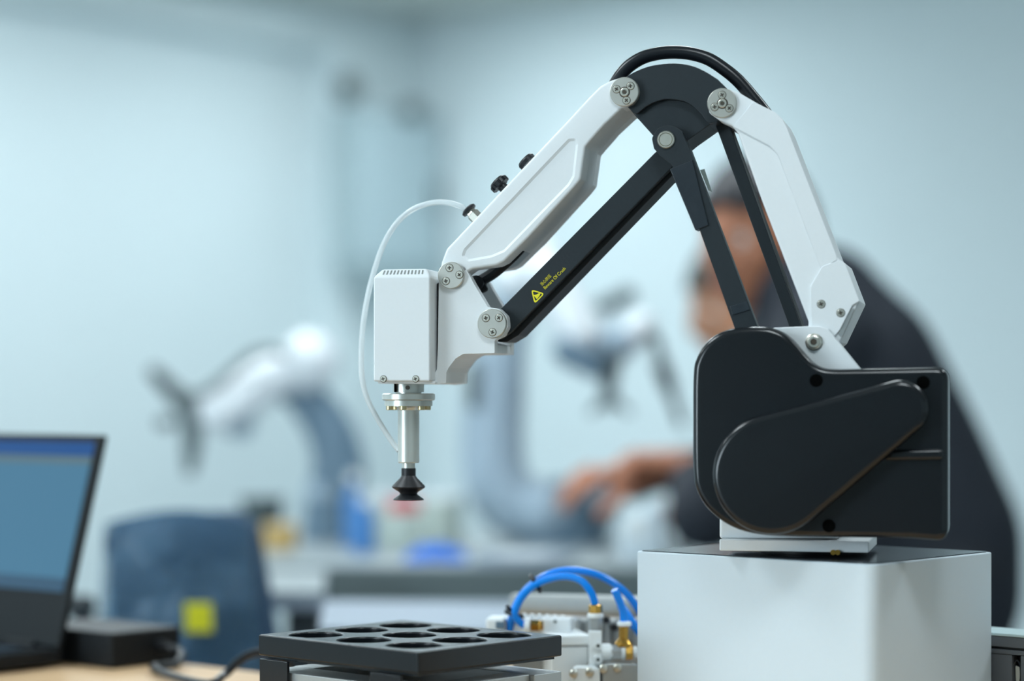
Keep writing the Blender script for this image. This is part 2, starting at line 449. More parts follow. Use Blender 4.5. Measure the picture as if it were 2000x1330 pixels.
# pedestal
ped = rounded([(-BL1 / 2, -BL2 / 2), (BL1 / 2, -BL2 / 2), (BL1 / 2, BL2 / 2), (-BL1 / 2, BL2 / 2)], [0.004, 0.012, 0.004, 0.012], 6)
def PB(x, y, z): return bctr + g1 * x + g2 * y + EZ * z
mb = MB(); mb.prism([PB(x, y, DESK + 0.0005) for x, y in ped], EZ * (BTOP - DESK - 0.0005)); mb.build('pedestal', 'base_paint', robot, 0.0012, 3)
capo = [(x * 0.975, y * 0.97) for x, y in ped]
mb = MB(); mb.prism([PB(x, y, BTOP + 0.0001) for x, y in capo], EZ * 0.0005); mb.build('pedestal_cap', 'pedestal_cap', robot)
mb = MB(); mb.cyl(PB(0, 0.0, BTOP), EZ, 0.038, 0.006, 48); mb.build('turntable_ring', 'black_side', robot)
zt0, zt1 = BTOP + 0.0045, BTOP + 0.0125
pl, pr = R(1405, 1060, 0.012), R(1697, 1060, 0.012)
mb = MB(); mb.prism([V((v.x, v.y, zt0)) for v in (pl, pr, pr + WX * 0.085, pl + WX * 0.085)], EZ * (zt1 - zt0)); plate = mb.build('turntable_plate', 'white_paint', robot, 0.001, 2)
mb = MB(); mb.prism(RP([(1405, 1052), (1640, 1052), (1640, 985), (1425, 985), (1405, 1000)], 0.02), WX * 0.06); mb.build('shoulder_frame', 'white_paint', robot, 0.002)
mb = MB()
for dx in (-5, 4): mb.cyl(R(1632 + dx, 1079, 0.010), WX, 0.0018, 0.004, 12)
mb.build('grounding_terminal', 'brass', robot)
# motor cover
cov = smooth_path([(1781, 1052), (1660, 1050), (1537, 1048), (1473, 1043), (1424, 1027), (1382, 995), (1359, 957), (1353, 915), (1352, 820), (1353, 730), (1359, 700), (1376, 671), (1404, 650), (1441, 640), (1490, 638), (1520, 645), (1544, 661), (1570, 691), (1588, 709), (1610, 719), (1640, 721)], 5) \
    + rounded([(1640, 721), (1852, 717), (1852, 1058), (1781, 1052)], [0, 26, 26, 0], 9)[1:-1]
def pillow(mb, outline, wf, wb, r_px, steps=7, hole=None, depth=0.0012):
    """solid with a rounded front rim; outline measured in the plane wf"""
    rings = []; rm = r_px * S
    for k in range(steps + 1):
        a = math.pi / 2 * k / steps; rings.append([p for p in RP(offset_in(outline, r_px * (1 - math.sin(a))), wf)])
        sh = WX * (rm * (1 - math.cos(a))); rings[-1] = [p + sh for p in rings[-1]]
    rings.append([p + WX * (wb - wf) for p in RP(outline, wf)])
    o = len(mb.v); n = len(outline)
    for r_ in rings: mb.v += r_
    mb.smooth = False; mb.face([o + (len(rings) - 1) * n + i for i in reversed(range(n))])
    if not hole: mb.face([o + i for i in range(n)])
    else:
        h0 = RP(hole, wf); hm = RP(offset_in(hole, 1.5), wf); h1 = [p + WX * depth for p in RP(offset_in(hole, 5.0), wf)]; hm = [p + WX * depth * 0.3 for p in hm]; m = len(hole)
        bm = bmesh.new(); es = []
        for lp in (rings[0], h0):
            vs_ = [bm.verts.new(p) for p in lp]; es += [bm.edges.new((vs_[i], vs_[(i + 1) % len(vs_)])) for i in range(len(vs_))]
        bmesh.ops.triangle_fill(bm, edges=es, use_beauty=True); bm.verts.index_update()
        k0 = len(mb.v); mb.v += [V(v.co) for v in bm.verts]
        for f_ in bm.faces: mb.face([k0 + v.index for v in f_.verts])
        bm.free(); k1 = len(mb.v); mb.v += h0 + hm + h1; mb.smooth = True
        for q_ in range(2):
            for i in range(m): j = (i + 1) % m; mb.face([k1 + q_ * m + i, k1 + q_ * m + j, k1 + (q_ + 1) * m + j, k1 + (q_ + 1) * m + i])
        mb.smooth = False; mb.face([k1 + 2 * m + i for i in range(m)])
    mb.smooth = True
    for k in range(len(rings) - 1):
        for i in range(n): j = (i + 1) % n; mb.face([o + k * n + i, o + (k + 1) * n + i, o + (k + 1) * n + j, o + k * n + j])
mb = MB(); pillow(mb, cov, -0.022, 0.010, 13, 9)
cover = mb.build('motor_cover', 'black_cover', robot)
tear_o = hull((1508, 927), 118, (1758, 797), 55, 40)
tear_i = hull((1510, 928), 107, (1758, 799), 45)
mb = MB(); pillow(mb, tear_o, -0.0365, -0.021, 14); mb.build('belt_guard', 'black_cover', cover)
for px, py in ((1594, 743), (1803, 747), (1619, 1027)):
    mb = MB(); mb.m = 0; mb.lathe(R(px, py, -0.0222), WX, [(0.0044, 0), (0.0044, 0.0006), (0.0030, 0.0006), (0.0030, 0.0004)], 20)
    mb.build('screw_recess', 'black_hole', cover)
mb = MB(); pillow(mb, rounded([(1735, 879), (1842, 877), (1842, 898), (1725, 900)], 10, 5), -0.0255, -0.021, 7, 5); mb.build('cover_rib', 'black_cover', cover)
# white pivot plate beside the cover
pv = rounded([(1500, 645), (1512, 640), (1575, 637), (1602, 637), (1618, 643), (1682, 722), (1690, 760), (1500, 760)], [0, 0, 0, 10, 10, 0, 0, 0], 4)
piv = part('pivot_plate', pv, -0.004, 0.004, 'white_paint', 0.0008)
def screw(parent, px, py, w, r=0.0022, axis=None, ring=True, hexa=False, dome=0.0005):
    """cross-head or socket screw facing the camera side of the arm"""
    c = R(px, py, w); mb = MB()
    mb.lathe(c, -WX, [(r, -0.0005), (r, dome * 0.5), (r * 0.9, dome), (r * 0.45, dome)], 24)
    mb.m = 1; ang = random.random() * 1.5
    if hexa:
        mb.lathe(c, -WX, [(r * 0.45, dome * 0.9), (r * 0.45, dome + 0.00005)], 6, smooth=False)
    else:
        for k in range(2):
            a = ang + k * math.pi / 2; dd = UX * math.cos(a) + EZ * math.sin(a); pp = UX * -math.sin(a) + EZ * math.cos(a)
            mb.box(c - WX * (dome * 0.9), dd * r * 0.55, pp * r * 0.16, WX * 0.0002)
    if ring:
        mb.lathe(c, -WX, [(r * 1.03, 0.00002), (r * 1.16, 0.00002)], 20, caps=False)
    return mb.build('screw', ['steel', 'recess'], parent)
mb = MB(); mb.lathe(R(1590, 668, -0.004), -WX, [(0.0058, 0), (0.0058, 0.0006), (0.0050, 0.0012), (0.0044, 0.0028), (0.0036, 0.0032), (0.0022, 0.0032), (0.0020, 0.0016)], 28)
mb.m = 1; mb.lathe(R(1590, 668, -0.004), -WX, [(0.0021, 0.0017), (0.0021, 0.0033)], 6, smooth=False); mb.build('pivot_bolt', ['steel', 'recess'], piv)
# rear arm
rear = [(1400, 176), (1425, 174), (1442, 180), (1480, 202), (1514, 219), (1528, 232), (1537, 250), (1635, 503), (1651, 515), (1679, 588), (1641, 668), (1600, 700), (1577, 660), (1579, 628), (1489, 395), (1442, 262), (1430, 246), (1405, 235), (1384, 220), (1384, 190)]
rear_r = rounded(rear, [14, 8, 8, 10, 12, 12, 10, 4, 5, 5, 5, 4, 4, 5, 0, 10, 8, 14, 10, 10], 3)
mb = MB(); pillow(mb, rear_r, 0.0, 0.058, 4.5, 6); ra = mb.build('rear_arm', 'white_paint', robot)
band = rounded([(1470, 200), (1514, 219), (1528, 232), (1537, 250), (1634, 500), (1634, 508), (1611, 520), (1612, 545), (1600, 515), (1519, 300), (1503, 284), (1432, 247)], [4, 6, 8, 6, 4, 4, 4, 2, 2, 8, 8, 2], 3)
part('edge_rib', band, -0.0012, 0.001, 'white_paint', 0.0007, 2, ra)
brk = rounded([(1606, 520), (1638, 508), (1651, 515), (1679, 588), (1665, 596), (1640, 645), (1600, 690), (1585, 660), (1583, 560)], [4, 4, 5, 3, 3, 3, 4, 4, 4], 3)
bk = part('elbow_bracket', brk, -0.0016, 0.001, 'white_paint', 0.0008, 2, ra)
part('bracket_slot', rounded([(1661, 600), (1670, 603), (1644, 660), (1636, 652)], 3, 2), -0.0006, 0.0005, 'aluminium', 0.0003, 1, ra)
screw(ra, 1604, 594, -0.0016, 0.0026); screw(ra, 1642, 611, -0.0016, 0.0026)
# rear tie rod and front drive link
part('tie_rod', [(1396, 240), (1423, 240), (1566, 642), (1543, 642)], 0.022, 0.034, 'black_anodised', 0.0006)
part('tie_rod_cover', [(1418, 244), (1424, 244), (1568, 642), (1561, 642)], 0.026, 0.05, 'black_side', 0.0004)
# sector plate at the top
arc_up = smooth_path([(1236, 142), (1254, 134), (1278, 127), (1316, 123.5), (1350, 128), (1378, 140), (1402, 155)])
sec = [(1205, 168), (1224, 149), (1254, 134), (1278, 127), (1316, 124), (1350, 128), (1378, 140), (1402, 155), (1425, 178), (1430, 215), (1400, 238), (1384, 243), (1343, 272), (1310, 300), (1286, 290), (1274, 264), (1240, 226), (1222, 205)]
sp_ = part('rocker_plate', rounded(sec[:2] + arc_up + sec[8:], [10, 8] + [0] * len(arc_up) + [10, 10, 5, 5, 3, 10, 10, 4, 6, 8], 3), 0.008, 0.05, 'black_anodised', 0.0008, ref=0.004)
up = [(1205, 168), (1224, 149)] + arc_up + [(1425, 178), (1430, 215), (1400, 238), (1386, 241), (1378, 236), (1370, 224), (1358, 212), (1348, 204), (1336, 198), (1322, 195), (1310, 194), (1298, 194), (1286, 197), (1273, 202), (1262, 208), (1245, 222), (1236, 220), (1222, 205)]
part('rocker_face', rounded(up, [10, 8] + [0] * len(arc_up) + [10, 10, 4, 3, 3, 0, 0, 0, 0, 0, 0, 0, 0, 0, 0, 3, 3, 8], 3), 0.0035, 0.010, 'black_anodised', 0.0006, 2, sp_)
# cable guide hose over the top
ho = [(1188, 185), (1199, 168), (1212, 147), (1230, 128), (1257, 112), (1288, 104), (1318, 102), (1350, 105), (1383, 115), (1413, 134), (1441, 157), (1470, 190), (1500, 228), (1512, 250)]
mb = MB(); mb.tube([R(x, y, 0.030) for x, y in ho], [13.0 * S] * len(ho), 18); mb.build('cable_hose', 'black_hose', robot)
# long lower link
lk = rounded([(946, 628), (978, 603), (1280, 297), (1302, 286), (1322, 300), (1314, 326), (998, 650), (975, 664), (950, 650)], [10, 6, 8, 8, 8, 5, 8, 10, 10], 3)
lower = part('long_link', lk, 0.010, 0.018, 'black_anodised', 0.0008)
fl = rounded([(990, 600), (1290, 297), (1322, 300), (1316, 340), (1012, 655), (990, 668), (968, 668)], [4, 6, 6, 6, 8, 6, 6], 3)
part('link_flange', fl, 0.0165, 0.045, 'black_side', 0.0008, 2, lower)
# drive link in front
dl = rounded([(1283, 252), (1300, 244), (1318, 247), (1332, 256), (1340, 276), (1348, 292), (1484, 650), (1440, 655), (1366, 448), (1312, 322), (1288, 303), (1277, 290), (1273, 270)], [10, 10, 8, 8, 4, 4, 2, 2, 0, 5, 8, 8, 10], 4)
drive = part('drive_link', dl, -0.001, 0.010, 'black_anodised', 0.0009)
mb = MB(); mb.lathe(R(1301, 273, -0.001), -WX, [(0.0060, -0.001), (0.0060, 0.0012), (0.0055, 0.0018), (0.0048, 0.0018), (0.0045, 0.0011), (0.0042, 0.0018), (0.0012, 0.0018)], 36); mb.build('pin', 'steel', drive)
part('tape_wrap', [(1308, 330), (1352, 312), (1384, 440), (1358, 450)], -0.0022, 0.0108, 'tape', 0.0006, 2, drive)
part('tape_band', [(1425, 598), (1459, 588), (1466, 605), (1430, 616)], -0.0018, 0.0108, 'tape', 0.0005, 2, drive)
part('tape_flap', [(1367, 332), (1376, 330), (1391, 375), (1384, 372)], 0.0085, 0.0088, 'clear_tape', 0, 1, drive)
# printed warning on the long link
def wpt(px, py, w=0.0097): return R(px, py, w)
mb = MB(); tri_o = rounded([(1037, 565), (1064, 573), (1044, 594)], 4, 3); tri_i = rounded([(1040.3, 568.6), (1060, 574.2), (1045.5, 588.5)], 2, 3)
mb.prism(RP(tri_o, 0.00985), WX * 0.0003, [RP(tri_i, 0.00985)])
mb.prism(RP([(1041.5, 576), (1047, 575.5), (1051, 573.2), (1056, 572.5), (1054, 577), (1052, 580), (1048.5, 584.5)], 0.00985), WX * 0.0003)
mb.build('warning_triangle', 'print_yellow', lower)
def text_part(body, p0, p1, size_px, parent, w):
    cu = bpy.data.curves.new('warning_text', 'FONT'); cu.body = body; cu.size = 1.0
    to = bpy.data.objects.new('tmp_text', cu); COL.objects.link(to); bpy.context.view_layer.update()
    dg = bpy.context.evaluated_depsgraph_get(); me = bpy.data.meshes.new_from_object(to.evaluated_get(dg))
    vs = [V(v.co) for v in me.vertices]; fs = [list(p.vertices) for p in me.polygons]
    bpy.data.objects.remove(to)
    x0, x1 = min(v.x for v in vs), max(v.x for v in vs); y0, y1 = min(v.y for v in vs), max(v.y for v in vs)
    a, b = R(p0[0], p0[1], w), R(p1[0], p1[1], w); dx = (b - a); dn = dx.normalized(); up_ = (-WX).cross(dn).normalized()
    if up_.z < 0: up_ = -up_
    kx = dx.length / (x1 - x0); ky = size_px * S / (y1 - y0)
    mb = MB(); mb.raw([a + dn * ((v.x - x0) * kx) + up_ * ((v.y - y0) * ky) for v in vs], fs, False)
    return mb.build('warning_text', 'print_yellow', parent, clean=False)
text_part('Beware Of Crush', (1065.0, 565.5), (1105.5, 525.5), 6.6, lower, 0.00972)
text_part('\u5f53\u5fc3\u6324\u538b', (1059.0, 558.5), (1077.5, 540.0), 7.2, lower, 0.00972)
# forearm
fa = [(1215, 211), (1180, 244), (1152, 276), (1143, 287), (1134, 350), (1122, 365), (1032, 464), (984, 511), (970, 518), (922, 525), (908, 535), (902, 556), (872, 560), (858, 540), (862, 512), (872, 486), (1104, 240), (1150, 190), (1172, 168), (1190, 158), (1215, 150), (1238, 160), (1246, 185), (1236, 204)]
fa_r = rounded(fa, [6, 0, 8, 8, 10, 10, 0, 10, 8, 10, 8, 10, 10, 10, 10, 10, 0, 0, 8, 8, 12, 12, 12, 8], 3)
pan = rounded([(1129, 282), (1124, 270), (1110, 271), (906, 486), (901, 500), (914, 511), (960, 503), (986, 492), (1112, 362), (1122, 345)], [6, 6, 6, 6, 6, 8, 4, 8, 10, 8], 4)
mb = MB(); pillow(mb, fa_r, 0.0, 0.019, 5.5, 6, hole=pan)
fore = mb.build('forearm_side', 'white_paint', robot)
fb = [(1215, 211), (1180, 244), (1152, 276), (1143, 287), (1134, 350), (1122, 365), (1032, 464), (1010, 486), (985, 480), (900, 470), (1104, 242), (1150, 192), (1172, 170), (1190, 162), (1215, 156), (1236, 166), (1243, 185), (1234, 202)]
part('forearm_core', fb, 0.018, 0.045, 'white_paint', 0.0008, ref=0)
part('forearm_far_side', fa_r, 0.044, 0.060, 'white_paint', 0.0012, 3, ref=0)
# black cable running inside the forearm's lower end
mb = MB(); mb.tube([R(1035, 462, 0.03), R(1000, 500, 0.03), R(965, 532, 0.03), R(940, 548, 0.03), R(930, 556, 0.03)], [0.0045, 0.0045, 0.0042, 0.004, 0.004], 12); mb.build('wrist_cable', 'black_hose', robot)
mb = MB(); mb.lathe(R(939, 566, 0.03), R(950, 560, 0.03) - R(935, 568, 0.03), [(0.003, -0.003), (0.003, 0.004), (0.002, 0.005)], 10); mb.cyl(R(930, 552, 0.024), WX, 0.0052, 0.012, 16); mb.build('cable_clip', 'black_rubber', robot)
# joint discs
def disc(px, py, rpx, w, n_ang, centre=False, h=0.0024, mname='steel_disc', sr=0.0025, pr=0.58):
    mb = MB(); r = rpx * S
    mb.lathe(R(px, py, w), -WX, [(r, -0.006), (r, h - 0.0005), (r - 0.0005, h), (r * 0.4, h)], 56); d = mb.build('joint_disc', mname, robot)
    for a in n_ang:
        a = math.radians(a); screw(d, px + math.cos(a) * rpx * pr, py - math.sin(a) * rpx * pr, w - h, sr)
    if centre:
        mb = MB(); mb.lathe(R(px, py, w - h), -WX, [(0.0030, -0.0005), (0.0030, 0.0006), (0.0026, 0.0009), (0.0017, 0.0009), (0.0016, 0.0001)], 28)
        mb.m = 1; mb.lathe(R(px, py, w - h), -WX, [(0.0030, 0.00003), (0.0038, 0.00004)], 28, caps=False); mb.lathe(R(px, py, w - h), -WX, [(0.0014, 0.0001), (0.0014, 0.00095)], 6, smooth=False)
        mb.build('centre_screw', ['steel', 'recess'], d)
    return d
disc(1220, 180, 28.5, 0.0, (160, 46, 283), True)
disc(1411, 202, 28.5, 0.0, (92, 205, 325), True)
disc(882, 538, 26.5, -0.001, (105, 5, 225))
disc(962, 632, 29, -0.001, (140, 42, 270))
# wrist bracket
wb = [(860, 520), (885, 510), (908, 522), (916, 536), (926, 555), (953, 600), (975, 603), (990, 618), (992, 640), (982, 656), (966, 664), (966, 690), (905, 691), (890, 700), (876, 718), (872, 727), (871, 748), (845, 751), (845, 735), (853, 722), (855, 680), (857, 556)]
wb_r = rounded(wb, [12, 12, 8, 6, 6, 6, 10, 12, 12, 10, 6, 2, 8, 8, 8, 6, 1, 1, 4, 6, 2, 2], 3)
part('wrist_bracket', wb_r, 0.0, 0.009, 'white_paint', 0.0008, 3)
wb2 = [(905, 640), (930, 660), (964, 672), (966, 690), (905, 691), (890, 700), (876, 718), (872, 727), (871, 748), (852, 750), (857, 640)]
part('wrist_core', rounded(wb2, [2, 2, 2, 2, 8, 8, 8, 6, 1, 1, 2], 3), 0.008, 0.052, 'white_paint', 0.0005, ref=0)
part('wrist_far_side', wb_r, 0.051, 0.060, 'white_paint', 0.0008, 3, ref=0)
part('wrist_boss', rounded([(945, 612), (962, 601), (981, 612), (991, 632), (983, 656), (962, 664), (938, 655), (931, 632)], 10, 3), 0.0085, 0.0105, 'white_paint', 0.0003, ref=0)
# motor housing at the wrist
mb = MB()
w0, w1 = -0.014, 0.040
A = [R(729, 745, w0), R(840, 745, w0)]; zb = A[0].z; ztp = R(729, 541, w0).z; ztt = R(746, 526, w0 + 0.006).z
ul, ur = A[0], A[1]; i1 = UX * (14 * S)
b0 = [ul, ur, ur + WX * (w1 - w0), ul + WX * (w1 - w0)]
b1 = [V((p.x, p.y, ztp)) for p in b0]
b2 = [V((p.x, p.y, ztt)) for p in (ul + i1 + WX * 0.006, ur - i1 * 0.9 + WX * 0.006, ur - i1 * 0.9 + WX * (w1 - w0 - 0.006), ul + i1 + WX * (w1 - w0 - 0.006))]
vs = [V((p.x, p.y, zb)) for p in b0] + b1 + b2
fs = [[3, 2, 1, 0], [8, 9, 10, 11]]
for L in (0, 4):
    for i in range(4): j = (i + 1) % 4; fs.append([L + i, L + j, L + 4 + j, L + 4 + i])
mb.raw(vs, fs, False); hous = mb.build('motor_housing', 'white_paint', robot, 0.0014, 3, angle=20)
sl_d = (b2[0] + i1 * 0 - b1[0]); sx = (b1[1] - b1[0])
for i in range(12):
    t = (i + 0.5) / 12; p0 = b1[0] + sx * (0.13 + 0.76 * t); p1_ = b2[0] + (b2[1] - b2[0]) * (0.03 + 0.94 * t)
    mb = MB(); dd = p1_ - p0; c = p0 + dd * 0.55; nrm = sx.normalized().cross(dd).normalized()
    mb.box(c, dd * 0.26, UX * 0.0006, nrm * 0.00012); mb.build('vent_slot', 'vent_shade', hous)  # thin grey slabs; the shade inside the slots is put into their colour
for px in (749, 812): screw(hous, px, 740, w0, 0.0022, dome=0.0012)
part('gap_shade', [(846, 560), (856, 552), (856, 734), (846, 734)], 0.004, 0.036, 'black_side', 0.0003)  # black block standing for the shaded gap between housing and bracket
part('wrist_floor', [(738, 744), (850, 744), (850, 750), (738, 749)], -0.006, 0.050, 'white_paint', 0.0005)
# flange, tool sleeve and suction cup
AXp = 798; AW = 0.018
def zrow(py): return R(AXp, py, AW).z
def tool(name, prof, m, seg=48, ax=AXp):
    """prof: (radius px, row) from the top down"""
    c = R(ax, 800, AW); z0 = zrow(prof[0][1]); mb = MB()
    mb.lathe(V((c.x, c.y, z0)), -EZ, [(r * S, z0 - zrow(y)) for r, y in prof], seg); return mb.build(name, m, robot)
hub = tool('flange_hub', [(31, 749), (31, 766), (26, 766), (26, 770)], 'alu_body')
mb = MB(); cc_ = R(796, 757, AW - 31 * S); mb.cyl(cc_ + WX * 0.0012, -WX, 4.3 * S, 0.0016, 18); mb.build('set_screw', 'recess', hub)
mb = MB(); mb.box(R(773, 757, AW - 24 * S), UX * 0.0004, WX * 0.003, EZ * 0.0032); mb.build('clamp_slit', 'black_hole', hub)
fl_ = tool('flange', [(50, 768.5), (53, 770), (53, 780), (51, 782), (47, 782.5), (47, 784)], 'alu_body')
tool('flange_seal', [(46.5, 782.2), (46.5, 784.2)], 'brass')
lowf = tool('tool_flange', [(48, 784), (48, 793), (27, 793.5), (24, 796), (22, 801)], 'alu_body')
for a in (215, 270, 325, 35, 90, 145):
    a = math.radians(a); c = R(AXp, 800, AW) + UX * (math.cos(a) * 40 * S) + WX * (math.sin(a) * 40 * S)
    mb = MB(); z = zrow(792.5); mb.lathe(V((c.x, c.y, z)), -EZ, [(7 * S, 0), (7 * S, 7.5 * S), (6 * S, 8.5 * S), (3.5 * S, 8.5 * S)], 18); mb.build('flange_bolt', 'pale_brass', lowf)
tool('tool_sleeve', [(22, 800), (21.5, 806), (21.5, 902), (20.5, 904), (13, 904)], 'alu_body')
tool('cup_stem', [(13, 903.5), (13, 915)], 'alu_body')
tool('suction_cup', [(13, 914), (14.5, 915), (14.5, 929), (17, 933), (32, 948), (33.5, 950.5), (32, 953), (19, 961), (17, 964), (19, 966.5), (30, 974), (31, 976.5), (29, 976.5), (15, 968)], 'black_rubber')
# clear suction hose
hs = [(921, 424), (912, 413), (901, 404), (880, 397), (855, 395), (828, 400), (800, 413), (774, 437), (752, 472), (736, 513), (722, 562), (711, 620), (706, 680), (707, 735), (716, 775), (733, 810), (752, 842), (768, 866), (779, 880)]
mb = MB(); mb.tube([R(x, y, 0.022 - 0.006 * i / 18) for i, (x, y) in enumerate(hs)], [5.6 * S] * 14 + [5.2 * S] * 5, 16); mb.build('suction_hose', 'clear_tube', robot)
# fittings on the top edge of the forearm
fd = (R(1104, 240, 0.022) - R(872, 486, 0.022)).normalized(); fn = (-WX).cross(fd).normalized()
if fn.z < 0: fn = -fn
def edge_pt(px): t = (px - 872) / (1104 - 872); return R(872 + 232 * t, 486 - 246 * t, 0.022)
e = edge_pt(930)
mb = MB(); mb.lathe(e - fn * 0.002, fn, [(0.0048, 0), (0.0048, 0.0055), (0.0040, 0.006), (0.0036, 0.008)], 6, smooth=False); ft = mb.build('hose_fitting', 'steel', robot)
mb = MB(); mb.lathe(e + fn * 0.0058, fn, [(0.0036, 0), (0.0056, 0.0006), (0.0058, 0.0022), (0.0045, 0.0032), (0.0022, 0.0034)], 24); mb.build('release_ring', 'black_rubber', ft)
e = edge_pt(984)
mb = MB(); mb.lathe(e - fn * 0.001, fn, [(0.0035, 0), (0.0035, 0.003), (0.0062, 0.0035), (0.0066, 0.0070), (0.0058, 0.0084), (0.003, 0.0086)], 24); kn = mb.build('adjusting_knob', 'black_rubber', robot)
for i in range(12):
    a = 2 * math.pi * i / 12; rd = fd * math.cos(a) + WX * math.sin(a); tg = fd * -math.sin(a) + WX * math.cos(a)
    mb = MB(); mb.box(e + fn * 0.0042 + rd * 0.0066, rd * 0.0006, tg * 0.0009, fn * 0.0017); mb.build('knurl', 'black_rubber', kn)
e = edge_pt(1031)
mb = MB(); mb.lathe(e - fn * 0.001, fn, [(0.0066, 0), (0.0068, 0.0028), (0.006, 0.0042), (0.003, 0.0046)], 24); mb.build('blanking_plug', 'black_rubber', robot)

# ================================================================== TRAY WITH NINE HOLES
th = 0.163; tz = ZC - th
def gp(px, py, h): D = h * F / (py - HY); return V(((px - 1000) / F * D, D - D0, ZC - h))
tL, tF, tR, tB = gp(510.6, 1238.6, th), gp(818.6, 1272.8, th), gp(1088.6, 1241.6, th), gp(789, 1210, th)
ta = (tF - tL); tb = (tR - tF); la = 0.158; lb = 0.140
ta = ta.normalized(); tb = V((-ta.y, ta.x, 0)); tb = tb if tb.y > 0 else -tb
tc = (tL + tF + tR + tB) / 4
def T(a, b, z): return V((tc.x, tc.y, 0)) + ta * a + tb * b + EZ * z
tray = thing('hole_tray', 'black tray with nine round holes on an aluminium frame', 'tray', T(0, 0, DESK), math.atan2(ta.y, ta.x))
holes = []
for i in (-1, 0, 1):
    for j in (-1, 0, 1):
        holes.append([T(i * 0.0485 + 0.0185 * math.cos(2 * math.pi * k / 40), j * 0.0435 + 0.0185 * math.sin(2 * math.pi * k / 40), tz - 0.0145) for k in range(40)])
mb = MB(); mb.prism([T(-la / 2, -lb / 2, tz - 0.0145), T(la / 2, -lb / 2, tz - 0.0145), T(la / 2, lb / 2, tz - 0.0145), T(-la / 2, lb / 2, tz - 0.0145)], EZ * 0.0145, holes)
mb.build('plate', 'tray_black', tray, 0.0014, 3)
mb = MB(); mb.prism([T(-la / 2 + .004, -lb / 2 + .004, tz - 0.0165), T(la / 2 - .004, -lb / 2 + .004, tz - 0.0165), T(la / 2 - .004, lb / 2 - .004, tz - 0.0165), T(-la / 2 + .004, lb / 2 - .004, tz - 0.0165)], EZ * 0.0019)
mb.build('plate_floor', 'tray_black', tray)
zb0 = DESK + 0.0005
for sgn in (-1, 1):       # two aluminium profiles along the plate, each with slots
    b0_ = sgn * (lb / 2 - 0.017)
    mb = MB(); prof = [(-.014, 0), (.014, 0), (.014, .016), (.009, .016), (.009, .020), (.014, .020), (.014, .034), (-.014, .034), (-.014, .020), (-.009, .020), (-.009, .016), (-.014, .016)]
    mb.prism([T(-la / 2 + 0.004, b0_ + x, zb0 + 0.008 + z) for x, z in prof], ta * (la - 0.002)); mb.build('profile', 'aluminium', tray, 0.0006)
for sgn in (-1, 1):
    a0_ = sgn * (la / 2 - 0.012)
    mb = MB(); mb.prism([T(a0_ + x, -lb / 2 + 0.0315, zb0 + 0.008 + z) for x, z in [(-.010, 0), (.010, 0), (.010, .015), (.006, .015), (.006, .019), (.010, .019), (.010, .034), (-.010, .034), (-.010, .019), (-.006, .019), (-.006, .015), (-.010, .015)]], tb * (lb - 0.063)); mb.build('cross_profile', 'aluminium', tray, 0.0006)
for sgn in (-1, 1):
    for s2 in (-1, 1):
        mb = MB(); mb.box(T(sgn * (la / 2 - 0.02), s2 * (lb / 2 - 0.017), zb0 + 0.004), ta * 0.010, tb * 0.010, EZ * 0.004); mb.build('foot', 'black_rubber', tray, 0.0006)
for sgn, px in ((-1, 554), (1, 751)):   # black corner angles holding the plate on its left front side
    a_ = -la / 2 + 0.017 if sgn < 0 else la / 2 - 0.030
    mb = MB(); zc_ = tz - 0.0165
    mb.prism([T(a_ - 0.0145, -lb / 2 - 0.001, zb0), T(a_ + 0.0145, -lb / 2 - 0.001, zb0), T(a_ + 0.0145, -lb / 2 - 0.001, zc_), T(a_ - 0.0145, -lb / 2 - 0.001, zc_)], tb * 0.0026)
    mb.build('corner_angle', 'tray_black', tray, 0.0006)

# ================================================================== PNEUMATICS BEHIND THE TRAY
PD = 1.665
def N(px, py, d=0.0): return at(px, py, PD + d)
PS = PD / F
YX = V((1, 0, 0)); YY = V((0, 1, 0))
def nbox(mb, x0, x1, y0, y1, d0, d1, yaw=0.0):
    """box whose front face spans the given pixels at depth d0"""
    a, b = N(x0, y1, d0), N(x1, y1, d0); h = (y1 - y0) * (PD + d0) / F
    dx = b - a; c, s_ = math.cos(yaw), math.sin(yaw); rx = V((dx.x * c, -dx.x * s_, 0)); ry = V((s_, c, 0)) * (d1 - d0)
    return mb.prism([a, a + rx, a + rx + ry, a + ry], EZ * h)
def down(py, d=0.0): return HY + (ZC - DESK - 0.0006) * F / (PD + d)   # pixel row of the desk surface
# white solenoid valve
t = thing('solenoid_valve', 'white solenoid valve with ribbed top behind the tray\'s right corner', 'valve', V((N(1030, 0).x, N(0, 0, 0.02).y, DESK)))
mb = MB(); nbox(mb, 985, 1116, 1207, 1246, 0.0, 0.022, 0.15); mb.build('valve_body', 'white_plastic', t, 0.0012)
mb = MB(); nbox(mb, 948, 988, 1206, 1244, -0.002, 0.020, 0.15); mb.build('pilot_cap', 'white_plastic', t, 0.003)
mb = MB(); nbox(mb, 968, 985, 1214, 1228, -0.0042, -0.001, 0.15); mb.build('label_plate', 'cobot_slate', t, 0.0005)
for i in range(6):
    mb = MB(); nbox(mb, 1020 + i * 15, 1029 + i * 15, 1201 + i * 0.7, 1209, 0.004 - i * 0.001, 0.018 - i * 0.001); mb.build('rib', 'white_plastic', t, 0.0006)
mb = MB(); mb.lathe(N(1038, 1222, -0.012), V((1, -0.15, 0)), [(0.0045, 0), (0.0045, 0.006), (0.0038, 0.007), (0.0038, 0.009)], 6, smooth=False); mb.build('brass_port', 'brass', t)
mb = MB(); mb.lathe(N(1024, 1222, -0.012), V((1, -0.15, 0)), [(0.0032, 0), (0.0058, 0.001), (0.0058, 0.0045)], 20); mb.build('push_ring', 'white_plastic', t)
mb = MB(); mb.cyl(N(1084, 1214, -0.0062), V((0.15, 1, 0)), 0.0012, 0.002, 12); mb.build('screw', 'dark_fitting', t)
